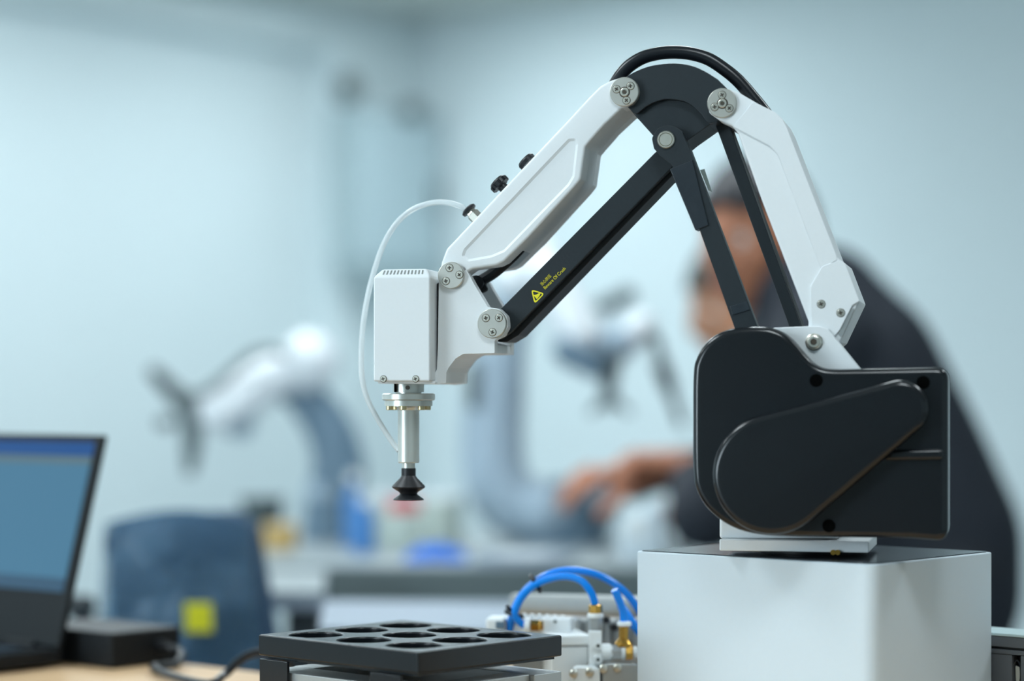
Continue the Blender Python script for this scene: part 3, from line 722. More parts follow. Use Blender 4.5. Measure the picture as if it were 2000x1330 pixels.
mb = MB(); nbox(mb, 1000, 1105, 1246, down(0, 0.004), 0.004, 0.018, 0.15); mb.build('valve_foot', 'aluminium', t, 0.0006)
# white lidded junction box
t = thing('junction_box', 'small white plastic box with a lid beside the tray\'s right corner', 'box', V((N(1120, 0).x, N(0, 0, -0.02).y, DESK)))
mb = MB(); nbox(mb, 1078, 1152, 1264, down(0, -0.03), -0.03, 0.012, -0.2); mb.build('box_body', 'white_plastic', t, 0.0015)
mb = MB(); nbox(mb, 1074, 1156, 1241, 1263, -0.032, 0.014, -0.2); mb.build('lid', 'white_plastic', t, 0.002)
# T fitting with brass connectors
t = thing('hose_manifold', 'white push-in hose manifold with brass connectors next to the pedestal', 'manifold', V((N(1163, 0).x, N(0, 0, -0.02).y, DESK)))
FD = -0.035
mb = MB(); nbox(mb, 1150, 1176, 1232, 1302, FD, FD + 0.012); mb.build('manifold_body', 'white_plastic', t, 0.0012)
def vert(name, px, rows, m, seg=20, d=FD + 0.006):
    """rows: (radius px, row) from the bottom row up"""
    mb = MB(); o = N(px, rows[0][1], d); z = [N(px, r[1], d).z for r in rows]
    mb.lathe(o, EZ, [(r[0] * PS, z_ - z[0]) for r, z_ in zip(rows, z)], seg, smooth=seg > 8); return mb.build(name, m, t)
vert('hex_nut', 1163, [(14, 1233), (14, 1207)], 'aluminium', 6)
vert('push_ring', 1163, [(13, 1207), (15.5, 1205), (15.5, 1199), (12, 1197)], 'white_plastic')
vert('brass_collar', 1163, [(12, 1198), (13.5, 1196), (13.5, 1182), (9, 1180)], 'brass', 8)
vert('brass_stem', 1218, [(18, 1262), (18, 1256), (12, 1249), (9.5, 1247), (9.5, 1224), (12, 1223)], 'brass', 20)
vert('push_ring', 1219, [(11, 1223), (14, 1221), (14, 1215), (9, 1213)], 'white_plastic')
def horiz(name, x0, x1, prof, m, py=1274, seg=20):
    mb = MB(); o = N(x0, py, FD + 0.004); mb.lathe(o, YX, [(r * PS, (x - x0) * PS) for r, x in prof], seg, smooth=seg > 8); return mb.build(name, m, t)
horiz('branch', 1174, 1196, [(17, 1174), (17, 1190), (14, 1196)], 'white_plastic')
horiz('hex_nut', 1193, 1213, [(16, 1193), (16, 1213)], 'aluminium', seg=6)
horiz('push_ring', 1212, 1222, [(13, 1212), (15, 1214), (15, 1220), (12, 1222)], 'white_plastic')
horiz('brass_collar', 1221, 1236, [(13, 1221), (14.5, 1223), (14.5, 1234), (12, 1236)], 'brass', seg=8)
horiz('push_ring', 1235, 1246, [(10, 1235), (12, 1237), (12, 1243), (9, 1246)], 'white_plastic')
for py in (1261, 1288):
    mb = MB(); mb.lathe(N(1168, py, FD), -YY, [(0.0030, -0.001), (0.0030, 0.002), (0.0014, 0.002), (0.0014, 0.0005)], 18); mb.build('screw_boss', 'white_plastic', t)
    mb = MB(); mb.lathe(N(1168, py, FD - 0.0006), -YY, [(0.0013, 0), (0.0013, 0.0012)], 12); mb.build('screw', 'dark_fitting', t)
mb = MB(); nbox(mb, 1152, 1176, 1302, down(0, FD), FD + 0.001, FD + 0.011); mb.build('manifold_foot', 'dark_metal', t, 0.0006)
# clamps at the frame's lower edge
def clamp(label, x0, x1, y0, d, screws, m):
    t = thing('pipe_clamp', label, 'clamp', V((N((x0 + x1) / 2, 0, d).x, N(0, 0, d + 0.006).y, DESK)))
    mb = MB(); ptsx = rounded([(x0, y0 + 45), (x0, y0), (x1, y0 + 1), (x1, y0 + 45)], [0, 14, 14, 0], 5)
    zb_ = DESK + 0.0006; P_ = [N(x, y, d) for x, y in ptsx]; mb.prism([V((p.x, p.y, max(p.z, zb_))) for p in P_], YY * 0.014); o = mb.build('clamp_body', m, t, 0.001)
    for sx_, sy in screws:
        mb = MB(); mb.lathe(N(sx_, sy, d), -YY, [(0.0032, -0.0005), (0.0032, 0.0016), (0.0022, 0.0026), (0.0008, 0.003)], 18); mb.build('screw', 'steel', t)
    return t
clamp('light grey pipe clamp with two round screws below the white box', 1118, 1172, 1303, -0.048, ((1120, 1315), (1152, 1312)), 'white_plastic')
clamp('shiny metal pipe clamp below the brass connectors, beside the pedestal', 1176, 1250, 1296, -0.046, ((1178, 1306), (1206, 1304)), 'aluminium')
# blue hoses and ties
def hose(label, pts, r=7.2, n=14):
    mb = MB(); mb.tube([N(*p) for p in pts], r * PS, n); o = mb.build('air_hose', 'blue_tube'); return tag(o, label, 'hose', 'blue air hoses')
h1 = hose('blue air hose making the outer, highest arch beside the pedestal', [(994, 1262, 0.003), (996, 1230, 0), (1001, 1200, -0.002), (1014, 1170, -0.004), (1036, 1144, -0.006), (1066, 1124, -0.008), (1105, 1114, -0.008), (1145, 1117, -0.008), (1185, 1131, -0.006), (1221, 1157, -0.002), (1246, 1190, 0.006), (1264, 1228, 0.02)])
h2 = hose('blue air hose arching under the highest one into the tall brass fitting', [(1030, 1222, -0.012), (1020, 1219, -0.012), (1010, 1209, -0.013), (1006, 1196, -0.014), (1020, 1166, -0.016), (1044, 1143, -0.018), (1076, 1130, -0.02), (1106, 1126, -0.024), (1133, 1133, -0.028), (1150, 1150, -0.030), (1159, 1168, -0.030), (1163, 1185, FD + 0.006)])
h3 = hose('short blue air hose rising steeply from the right brass stem', [(1219, 1218, FD + 0.006), (1217, 1195, FD + 0.005), (1209, 1172, FD + 0.002), (1200, 1152, FD)], 7.5)
h4 = hose('blue air hose dropping from the right stem behind the pedestal', [(1212, 1183, FD + 0.022), (1222, 1196, FD + 0.020), (1238, 1220, FD + 0.020), (1258, 1248, FD + 0.022)], 8)
h5 = hose('blue air hose end plugged into the sideways brass connector', [(1243, 1274, FD + 0.004), (1256, 1274, FD + 0.004), (1270, 1280, FD + 0.008)], 7)
def tie(label, px, py, d, axis, tail):
    mb = MB(); mb.lathe(N(px, py, d) - V(axis).normalized() * 0.0015, axis, [(0.0072, 0), (0.0076, 0.0003), (0.0076, 0.0027), (0.0072, 0.003)], 20)
    mb.tube([N(px, py, d), N(*tail)], 0.0014, 8); o = mb.build('cable_tie', 'black_rubber'); tag(o, label, 'cable tie', 'black cable ties on the blue hoses')
tie('black cable tie round the blue hoses near the top of the arch', 1046, 1138, -0.012, N(1066, 1126, -0.01) - N(1028, 1152, -0.01), (1055, 1157, -0.02))
tie('black cable tie round the blue hoses where they part above the tray', 1004, 1199, -0.008, N(1010, 1180, -0.008) - N(999, 1215, -0.008), (990, 1184, -0.012))
# grey rail and ribbed block behind
t = thing('profile_rail', 'grey metal rail with a rounded edge behind the blue hoses', 'rail', V((N(1130, 0, 0.09).x, N(0, 0, 0.10).y, DESK)))
ra0, ra1 = N(995, 1161, 0.10), N(1290, 1196, 0.07)
dr = (ra1 - ra0); dr.z = 0; nr = V((-dr.y, dr.x, 0)).normalized()
zt_ = ra0.z; prof = rounded([(0, 0), (0.020, 0), (0.020, -0.017), (0, -0.017)], 0.006, 5)
mb = MB(); mb.smooth = False; mb.prism([V((ra0.x, ra0.y, 0)) + nr * x + EZ * (zt_ + z) for x, z in prof], dr); mb.build('rail_bar', 'aluminium', t, 0.001)
for f in (0.15, 0.85):
    p = V((ra0.x, ra0.y, 0)) + dr * f + nr * 0.010
    mb = MB(); hz_ = (zt_ - 0.017 - DESK - 0.0006) / 2; mb.box(V((p.x, p.y, DESK + 0.0005 + hz_)), dr.normalized() * 0.01, nr * 0.006, EZ * hz_); mb.build('rail_post', 'aluminium', t, 0.001)
t = thing('valve_manifold', 'grey ribbed metal valve block under the rail, behind the brass connectors', 'valve', V((N(1190, 0, 0.035).x, N(0, 0, 0.04).y, DESK)))
mb = MB(); nbox(mb, 1122, 1275, 1212, down(0, 0.035), 0.035, 0.06, 0.1); mb.build('block', 'aluminium', t, 0.001)
for i in range(8):
    mb = MB(); nbox(mb, 1124 + i * 19, 1135 + i * 19, 1208, 1262, 0.029 - 0.0007 * i, 0.036, 0.1); mb.build('rib', 'aluminium', t, 0.001)
for px, py in ((1184, 1211), (1200, 1226)):
    mb = MB(); mb.lathe(N(px, py, 0.022), YY, [(0.0028, 0), (0.0028, 0.008)], 14); mb.build('port', 'black_rubber', t)

# grey equipment box to the right of the pedestal
EBz = ZC - 0.1655
p0 = gp(1948, 1236, 0.1655)
ebx = g1
t = thing('control_box', 'dark grey equipment box with a pale top at the lower right edge', 'control box', V((p0.x, p0.y, DESK)))
f0 = p0 - ebx * 0.05
mb = MB(); mb.prism([V((v.x, v.y, EBz - 0.0022)) for v in (f0, f0 + ebx * 0.20, f0 + ebx * 0.20 + g2 * 0.036, f0 + g2 * 0.036)], EZ * 0.0022); mb.build('top_plate', 'box_top', t, 0.0006)
def eb(name, x0, x1, z0, z1, d0, d1, m, bev=0.0004):
    mb = MB(); mb.prism([V((v.x, v.y, z0)) for v in (f0 + ebx * x0 + g2 * d0, f0 + ebx * x1 + g2 * d0, f0 + ebx * x1 + g2 * d1, f0 + ebx * x0 + g2 * d1)], EZ * (z1 - z0)); return mb.build(name, m, t, bev)
zz = EBz - 0.0023
eb('upper_rail', 0.001, 0.198, zz - 0.0075, zz, 0.0006, 0.01, 'box_grey')
eb('groove', 0.001, 0.198, zz - 0.0092, zz - 0.0076, 0.0025, 0.01, 'black_side')
eb('lower_rail', 0.001, 0.198, zz - 0.0125, zz - 0.0093, 0.0010, 0.01, 'box_grey')
xs = 0.05 + 0.0105; xw = 0.0068
eb('front_panel', 0.001, xs, DESK + 0.0006, zz - 0.0126, 0.0016, 0.01, 'box_grey')
eb('front_panel', xs + xw, 0.198, DESK + 0.0006, zz - 0.0126, 0.0016, 0.01, 'box_grey')
eb('slot_back', xs, xs + xw, DESK + 0.0006, zz - 0.0126, 0.012, 0.014, 'black_side')
eb('case', 0.001, 0.198, DESK + 0.0006, zz, 0.015, 0.035, 'box_grey')
mb = MB(); sc_ = f0 + ebx * (xs + xw * 0.5) + g2 * 0.0032
lp = [V((sc_.x, sc_.y, zz - z)) + ebx * x for x, z in ((-0.0022, 0.019), (0.0, 0.0165), (0.0022, 0.020), (0.0026, 0.029), (0.0008, 0.036), (-0.0006, 0.046))]
mb.tube(lp, 0.0007, 8); mb.build('key_loop', 'black_hose', t)
mb = MB(); mb.prism([V((sc_.x, sc_.y, zz - z)) + ebx * x + g2 * 0.001 for x, z in rounded([(-0.0020, 0.020), (0.0016, 0.0215), (0.0020, 0.030), (0.0003, 0.0365), (-0.0016, 0.031)], 0.001, 3)], g2 * 0.0008); mb.build('key_blade', 'steel', t)

# ================================================================== LAPTOP, BRICK, CABLE
Hh = V((-0.39, 0.365, 0.765)); tilt = math.radians(15.4)
lup = (E2 * math.sin(tilt) + EZ * math.cos(tilt)); LID = 0.191; LW = 0.335
lap = thing('laptop', 'open black laptop with a blue screen at the left edge', 'laptop', V((Hh.x, Hh.y, DESK)) - E1 * LW / 2 - E2 * 0.11, -TH)
ln = lup.cross(E1); ln = ln if ln.dot(E2) > 0 else -ln
def LP(x, y, z=0.0): return Hh - E1 * x + lup * y + ln * z
mb = MB(); mb.prism([LP(0, 0.002), LP(LW, 0.002), LP(LW, LID), LP(0, LID)], ln * 0.006); lid = mb.build('lid', 'laptop_black', lap, 0.0015)
mb = MB()
def band_(y0, y1, m): mb.m = m; mb.prism([LP(0.009, y0, -0.0006), LP(LW - 0.009, y0, -0.0006), LP(LW - 0.009, y1, -0.0006), LP(0.009, y1, -0.0006)], ln * 0.0009)
band_(0.050, 0.062, 3); band_(0.062, 0.164, 0); band_(0.164, 0.171, 2); band_(0.171, LID - 0.007, 1)
mb.build('display', ['screen_canvas', 'screen_title', 'screen_tools', 'screen_task'], lid)
mb = MB(); bz = DESK + 0.0035
def LB(x, y, z): return V((Hh.x, Hh.y, z)) - E1 * x - E2 * y
mb.prism([LB(0, -0.006, bz), LB(LW, -0.006, bz), LB(LW, 0.225, bz), LB(0, 0.225, bz)], EZ * 0.0125); kb = mb.build('base', 'laptop_black', lap, 0.002)
for r_ in range(5):
    for c_ in range(14):
        mb = MB(); x = 0.022 + c_ * 0.0212; y = 0.020 + r_ * 0.0195; mb.prism([LB(x, y, bz + 0.0125), LB(x + 0.018, y, bz + 0.0125), LB(x + 0.018, y + 0.0165, bz + 0.0125), LB(x, y + 0.0165, bz + 0.0125)], EZ * 0.0014); mb.build('key', 'key_grey', kb)
mb = MB(); mb.prism([LB(0.115, 0.135, bz + 0.0125), LB(0.215, 0.135, bz + 0.0125), LB(0.215, 0.205, bz + 0.0125), LB(0.115, 0.205, bz + 0.0125)], EZ * 0.0004); mb.build('touchpad', 'key_grey', kb)
for x in (0.05, LW - 0.05):
    mb = MB(); mb.cyl(LB(x + 0.02, -0.001, bz + 0.0135), E1, 0.004, 0.04, 14); mb.build('hinge', 'laptop_black', lap)
for x in (0.03, LW - 0.03):
    for y in (0.02, 0.2): mb = MB(); mb.cyl(LB(x, y, DESK + 0.0003), EZ, 0.008, 0.0034, 14); mb.build('foot', 'black_rubber', lap)
bkF = V((-0.347, 0.344, 0)) + E2 * 0.010
t = thing('power_brick', 'black power adapter block on the desk right of the laptop', 'power adapter', V((bkF.x, bkF.y, DESK)) - E1 * 0.06 + E2 * 0.038, -TH)
mb = MB(); mb.prism([V((v.x, v.y, DESK + 0.0005)) for v in (bkF, bkF + E2 * 0.077, bkF + E2 * 0.077 - E1 * 0.12, bkF - E1 * 0.12)], EZ * 0.0305); mb.build('casing', 'laptop_black', t, 0.002)
pe = bkF + E2 * 0.052
mb = MB(); mb.cyl(V((pe.x, pe.y, DESK + 0.016)), E1, 0.0055, 0.012, 16); mb.build('strain_relief', 'black_rubber', t)
pc = V((pe.x, pe.y, DESK + 0.016)) + E1 * 0.011
mb = MB(); mb.tube([pc, pc + E1 * 0.018 - EZ * 0.004, pc + E1 * 0.035 - E2 * 0.02 - EZ * 0.0105, pc + E1 * 0.046 - E2 * 0.055 - EZ * 0.0105, at(400, 1335, 1.74) , at(438, 1318, 1.76), at(468, 1290, 1.77), at(500, 1275, 1.77), at(535, 1277, 1.77), at(570, 1300, 1.78)], 0.0034, 12)
tag(mb.build('power_cable', 'black_hose'), 'black cable looping from the power adapter to the tray', 'cable')

# ================================================================== CHAIR WRAPPED IN FILM
CD = 2.5
t = thing('office_chair', 'dark blue office chair wrapped in clear plastic film, behind the power adapter', 'chair', V((at(340, 0, CD).x, CD - D0, 0)))
def ch(px, py, d=0.0): return at(px, py, CD + d)
bkp = rounded([(190, 1030), (300, 1006), (430, 1000), (468, 1030), (505, 1240), (520, 1360), (215, 1360), (210, 1180)], [40, 30, 40, 30, 20, 30, 30, 30], 6)
def chp(pts, d): return [ch(x, y, d) for x, y in pts]
mb = MB(); mb.prism(chp(bkp, 0.0), V((0.02, 0.06, 0))); mb.build('backrest', 'chair_fabric', t, 0.02, 5)
# crinkled clear film around the backrest
mb = MB(); nx, ny = 22, 26; vs = []; fs = []
for j in range(ny + 1):
    for i in range(nx + 1):
        u, v = i / nx, j / ny
        px = 184 + (530 - 184) * u + (1 - v) * (20 * (u < 0.5) - 35 * (u > 0.5)) * abs(u - 0.5) * 2; py = 996 + (1 - math.sin(math.pi * min(1, max(0, u)))) * 26 * (1 - v) + 370 * v
        dd = -0.022 - 0.012 * math.sin(math.pi * u) + 0.007 * math.sin(9 * u + 5 * v) * math.cos(7 * v - 3 * u) + random.uniform(-0.003, 0.003)
        if i in (0, nx): dd = 0.03
        vs.append(ch(px, py, dd))
for j in range(ny):
    for i in range(nx): a = j * (nx + 1) + i; fs.append([a, a + 1, a + nx + 2, a + nx + 1])
mb.raw(vs, fs, True); film = mb.build('plastic_film', 'clear_film', t)
md = film.modifiers.new('thickness', 'SOLIDIFY'); md.thickness = 0.0006
mb = MB(); mb.prism([ch(361, 1178, -0.060), ch(413, 1178, -0.060), ch(415, 1234, -0.060), ch(363, 1234, -0.060)], V((0, 0.002, 0))); mb.build('paper_label', 'yellow_label', t)
mb = MB(); cs = V((-0.41, 0.76, 0)); mb.prism([V((cs.x + x, cs.y + y, 0.46)) for x, y in rounded([(-0.16, -0.17), (0.16, -0.17), (0.17, 0.17), (-0.17, 0.17)], 0.06, 5)], EZ * 0.06); mb.build('seat', 'chair_fabric', t, 0.02, 4)
mb = MB(); mb.tube([ch(360, 1300, 0.06), V((cs.x + 0.02, cs.y + 0.2, 0.5)), V((cs.x, cs.y, 0.44))], 0.022, 12); mb.build('back_bracket', 'dark_metal', t)
mb = MB(); mb.cyl(V((cs.x, cs.y, 0.09)), EZ, 0.028, 0.37, 20); mb.build('gas_column', 'dark_metal', t)
for i in range(5):
    a = 2 * math.pi * i / 5 + 0.4; d_ = V((math.cos(a), math.sin(a), 0))
    mb = MB(); mb.tube([V((cs.x, cs.y, 0.11)), V((cs.x, cs.y, 0.09)) + d_ * 0.15, V((cs.x, cs.y, 0.07)) + d_ * 0.29], [0.025, 0.02, 0.015], 10); lg = mb.build('leg', 'dark_metal', t)
    mb = MB(); mb.cyl(V((cs.x, cs.y, 0.026)) + d_ * 0.29 - d_.cross(EZ) * 0.012, d_.cross(EZ), 0.025, 0.024, 18); mb.build('caster', 'black_rubber', lg)
mb = MB(); mb.capsule(ch(120, 1180, 0.0), ch(168, 1182, 0.0), 0.012, 0.012, 16); mb.tube([ch(150, 1184, 0.0), ch(175, 1300, 0.05), V((cs.x - 0.15, cs.y + 0.1, 0.49))], 0.012, 10); mb.build('armrest', 'dark_metal', t)

# ================================================================== BACKGROUND ROBOTS
def cobot(label, D, bx, segs, extra):
    t = thing('background_robot', label, 'robot', V(((bx - 1000) / F * D, D - D0, DESK)))
    k = D / F
    for name, p0, p1, r0, r1, m, dd in segs:
        a = at(p0[0], p0[1], D + dd[0]); b = at(p1[0], p1[1], D + dd[1]); mb = MB(); mb.capsule(a, b, r0 * k, r1 * k); mb.build(name, m, t)
    for name, pts, rr, m, d in extra:
        mb = MB(); mb.tube([at(x, y, D + d) for x, y in pts], [r * k for r in rr], 18); mb.build(name, m, t)
    return t, k
D1 = 3.60
t, k = cobot('blurred white robot arm at the left, its gripper pointing down beside the chair', D1, 640, [
    ('shoulder', (640, 962), (662, 930), 46, 40, 'cobot_grey', (0, 0)),
    ('elbow', (585, 745), (606, 704), 38, 56, 'cobot_white', (0, -0.03)),
    ('forearm', (560, 722), (430, 800), 42, 45, 'cobot_white', (-0.03, -0.06)),
    ('wrist', (425, 815), (470, 830), 24, 28, 'cobot_grey', (-0.04, -0.04)),
    ('tool_arm', (302, 728), (372, 800), 13, 22, 'gripper_dark', (-0.06, -0.06)),
    ('tool_knob', (318, 826), (330, 826), 12, 12, 'gripper_dark', (-0.06, -0.06)),
], [
    ('upper_arm', [(655, 950), (662, 910), (648, 850), (618, 800), (585, 765), (555, 745)], [54, 52, 47, 42, 38, 34], 'cobot_slate', 0.0),  # white arm in shade; the shade is put into the slate colour
    ('gripper', [(368, 790), (374, 830), (374, 880), (370, 928)], [24, 22, 18, 9], 'gripper_grey', -0.06),
    ('hose', [(560, 690), (500, 690), (440, 738), (395, 768), (340, 770)], [8, 9, 9, 8, 8], 'gripper_grey', -0.09),
])
c = at(640, 0, D1); mb = MB(); mb.lathe(V((c.x, c.y, DESK + 0.0005)), EZ, [(52 * k, 0), (52 * k, 0.02), (48 * k, 0.03), (44 * k, 0.075)], 32); mb.build('base', 'cobot_slate', t)
D2 = 3.5
t, k = cobot('larger blurred white robot arm behind the long black link, its base beside the pedestal', D2, 1100, [
    ('shoulder', (1060, 996), (1150, 990), 60, 62, 'cobot_grey', (0, 0.05)),
    ('elbow', (1012, 545), (1052, 515), 46, 48, 'cobot_white', (0, 0)),
    ('forearm', (1072, 545), (1132, 655), 44, 42, 'cobot_white', (-0.02, -0.04)),
    ('wrist', (1120, 690), (1215, 668), 34, 34, 'cobot_grey', (0.02, -0.04)),
    ('wrist_cap', (1240, 655), (1252, 636), 28, 28, 'cobot_white', (-0.04, -0.04)),
    ('wrist_cover', (1100, 682), (1160, 716), 22, 24, 'cobot_slate', (-0.08, -0.08)),
    ('camera', (1176, 598), (1226, 576), 15, 18, 'gripper_grey', (0, 0)),
    ('hose_connector', (1292, 715), (1306, 755), 16, 15, 'black_hose', (-0.05, -0.05)),
], [
    ('upper_arm', [(1052, 994), (1000, 985), (968, 930), (962, 850), (966, 770), (972, 690), (990, 610), (1020, 550)], [60, 66, 64, 62, 60, 56, 50, 46], 'cobot_grey', 0.02),
    ('arm_cover', [(925, 800), (921, 755), (924, 705)], [9, 13, 9], 'gripper_grey', -0.03),
    ('gripper', [(1192, 690), (1190, 740), (1188, 770), (1190, 800)], [26, 18, 14, 10], 'gripper_grey', -0.05),
    ('gripper_finger', [(1178, 778), (1160, 800), (1150, 806)], [7, 7, 6], 'gripper_grey', -0.05),
    ('gripper_finger', [(1200, 778), (1222, 800), (1232, 806)], [7, 7, 6], 'gripper_grey', -0.05),
    ('hose', [(1246, 670), (1275, 655), (1288, 690), (1302, 740), (1318, 790), (1332, 832)], [8, 9, 10, 10, 9, 8], 'gripper_dark', -0.05),
    ('camera_mount', [(1200, 590), (1190, 630), (1180, 660)], [8, 8, 8], 'cobot_white', 0.0),
])
c = at(1100, 0, D2 + 0.03); mb = MB(); mb.lathe(V((c.x, c.y, DESK + 0.0005)), EZ, [(95 * k, 0), (95 * k, 0.012), (78 * k, 0.018), (74 * k, 0.06), (66 * k, 0.075)], 36); mb.build('base', 'cobot_slate', t)

# things standing on the lab bench
def on_bench(px, D): return V(((px - 1000) / F * D, D - D0, DESK + 0.0005))
def simple(name, label, cat, px, D, prof, m, seg=28, extra=None):
    c = on_bench(px, D); t = thing(name, label, cat, c); mb = MB(); mb.lathe(c, EZ, prof, seg); mb.build(extra[0] if extra else 'body', m, t)
    if extra: mb = MB(); mb.lathe(c + EZ * extra[2], EZ, extra[3], seg); mb.build(extra[1], extra[4], t)
    return t
simple('waste_bin', 'dark grey tapered bin on the bench left of the amber roll', 'bin', 512, 3.42, [(0.024, 0), (0.034, 0.074), (0.032, 0.074), (0.022, 0.004)], 'cup_dark', extra=('bin', 'rim', 0.072, [(0.0342, 0), (0.036, 0.001), (0.036, 0.004), (0.0342, 0.005), (0.0325, 0.004)], 'cup_dark'))
simple('tape_roll', 'small amber tape roll beside the dark bin', 'tape', 548, 3.36, [(0.010, 0.0), (0.024, 0.0), (0.026, 0.004), (0.026, 0.036), (0.024, 0.04), (0.010, 0.04), (0.010, 0.0)], 'amber', extra=('tape', 'core', 0.0, [(0.0098, 0.0), (0.0098, 0.041), (0.008, 0.041), (0.008, 0.0)], 'carton'))
simple('blue_bottle', 'blue plastic bottle standing on the bench left of the red-topped jar', 'bottle', 713, 3.28, [(0.012, 0), (0.015, 0.003), (0.015, 0.052), (0.008, 0.064), (0.007, 0.074)], 'blue_plastic', extra=('bottle', 'cap', 0.073, [(0.0085, 0), (0.0085, 0.012), (0.006, 0.013)], 'white_plastic'))
simple('spray_bottle', 'paler blue bottle behind the blue plastic bottle', 'bottle', 690, 3.42, [(0.014, 0), (0.016, 0.004), (0.016, 0.075), (0.007, 0.088), (0.006, 0.10)], 'blue_plastic', extra=('bottle', 'cap', 0.10, [(0.009, 0), (0.009, 0.014), (0.006, 0.016)], 'white_plastic'))
simple('red_top_jar', 'pale jar with a red lid under the suction cup', 'jar', 790, 3.38, [(0.026, 0), (0.028, 0.004), (0.028, 0.05), (0.022, 0.058)], 'pale_green', extra=('jar', 'lid', 0.057, [(0.024, 0), (0.025, 0.002), (0.025, 0.018), (0.022, 0.020)], 'red_plastic'))
simple('white_jar', 'plain white jar left of the red-topped jar', 'jar', 748, 3.46, [(0.022, 0), (0.024, 0.004), (0.024, 0.06), (0.018, 0.068)], 'pale_green', extra=('jar', 'lid', 0.067, [(0.020, 0), (0.020, 0.014), (0.018, 0.016)], 'white_plastic'))
c = on_bench(850, 3.5); t = thing('component_box', 'pale green component box right of the red-topped jar', 'box', c)
mb = MB(); mb.box(c + EZ * 0.035, V((0.036, -0.01, 0)), V((0.01, 0.03, 0)), EZ * 0.035); mb.build('carton_body', 'pale_green', t, 0.003)
mb = MB(); mb.box(c + EZ * 0.0735, V((0.0375, -0.0105, 0)), V((0.0105, 0.0315, 0)), EZ * 0.003); mb.build('lid', 'white_plastic', t, 0.002)
# crumpled bright blue cloth
mb = MB(); c = on_bench(852, 3.15); vs = []; fs = []; n = 14
for j in range(n + 1):
    for i in range(n + 1):
        u, v = i / n - .5, j / n - .5; e_ = max(0, 1 - 4 * (u * u + v * v)) ** 0.6
        vs.append(c + V((u * 0.09, v * 0.06, 0.002 + 0.022 * e_ * (0.8 + 0.35 * math.sin(17 * u + 6 * v) * math.cos(13 * v - 4 * u)))))
for j in range(n):
    for i in range(n): a = j * (n + 1) + i; fs.append([a, a + 1, a + n + 2, a + n + 1])
o = MB().raw(vs, fs, True).build('blue_cloth', 'blue_bright'); md = o.modifiers.new('thickness', 'SOLIDIFY'); md.thickness = 0.0015; md.offset = 1
tag(o, 'crumpled bright blue cloth lying on the grey bench', 'cloth')
c = on_bench(1025, 3.07); t = thing('white_plate', 'flat white plate on the bench front below the larger background robot', 'plate', c)
mb = MB(); mb.box(c + EZ * 0.006, V((0.06, -0.012, 0)), V((0.012, 0.04, 0)), EZ * 0.006); mb.build('slab', 'white_laminate', t, 0.002)
mb = MB(); mb.box(c + EZ * 0.0145, V((0.03, -0.006, 0)), V((0.008, 0.02, 0)), EZ * 0.0025); mb.build('pad', 'white_plastic', t, 0.001)
c = on_bench(1288, 3.13); t = thing('white_carton', 'white carton on the bench under the hands', 'box', c)
mb = MB(); pts = [at(1205, 1098, 3.13), at(1294, 1098, 3.13), at(1294, 1000, 3.13), at(1284, 985, 3.13), at(1262, 998, 3.13), at(1215, 1012, 3.13)]
pts = [V((p.x, p.y, max(p.z, DESK + 0.0006))) for p in pts]; mb.prism(pts, V((0.01, 0.07, 0))); mb.build('carton_body', 'carton', t, 0.004)
mb = MB(); mb.prism([at(1222, 1016, 3.126), at(1262, 1004, 3.126), at(1262, 1050, 3.126), at(1222, 1050, 3.126)], V((0, 0.002, 0))); mb.build('paper_label', 'white_plastic', t)

# ================================================================== PEOPLE
def skin_mesh(joints, bones, sub=2, root=0):
    """joints: list of (Vector, rx, ry)"""
    me = bpy.data.meshes.new('tmp'); me.from_pydata([j[0] for j in joints], bones, []); o = bpy.data.objects.new('tmp', me); COL.objects.link(o)
    md = o.modifiers.new('s', 'SKIN'); md.use_smooth_shade = True
    sv = me.skin_vertices[0].data
    for i, j in enumerate(joints): sv[i].radius = (j[1], j[2] if len(j) > 2 else j[1]); sv[i].use_root = (i == root)
    m2 = o.modifiers.new('d', 'SUBSURF'); m2.levels = sub; m2.render_levels = sub
    bpy.context.view_layer.update(); dg = bpy.context.evaluated_depsgraph_get(); ev = bpy.data.meshes.new_from_object(o.evaluated_get(dg))
    vs = [V(v.co) for v in ev.vertices]; fs = [list(p.vertices) for p in ev.polygons]
    bpy.data.objects.remove(o); return vs, fs
def blob_mesh(segs, vox=0.011, smooth=6):
    """one closed surface grown round tapered segments (p0, p1, r0, r1)"""
    mb = MB()
    for p0, p1, r0, r1 in segs: mb.capsule(p0, p1, r0, r1, 20, 5)
    me = bpy.data.meshes.new('tmp'); me.from_pydata(mb.v, [], mb.f); o = bpy.data.objects.new('tmp', me); COL.objects.link(o)
    bm = bmesh.new(); bm.from_mesh(me); bmesh.ops.remove_doubles(bm, verts=bm.verts, dist=1e-5); bmesh.ops.recalc_face_normals(bm, faces=bm.faces); bm.to_mesh(me); bm.free()
    md = o.modifiers.new('r', 'REMESH'); md.mode = 'VOXEL'; md.voxel_size = vox
    m2 = o.modifiers.new('s', 'SMOOTH'); m2.factor = 0.5; m2.iterations = smooth
    bpy.context.view_layer.update(); dg = bpy.context.evaluated_depsgraph_get(); ev = bpy.data.meshes.new_from_object(o.evaluated_get(dg))
    vs = [V(v.co) for v in ev.vertices]; fs = [list(p.vertices) for p in ev.polygons]
    bpy.data.objects.remove(o); return vs, fs
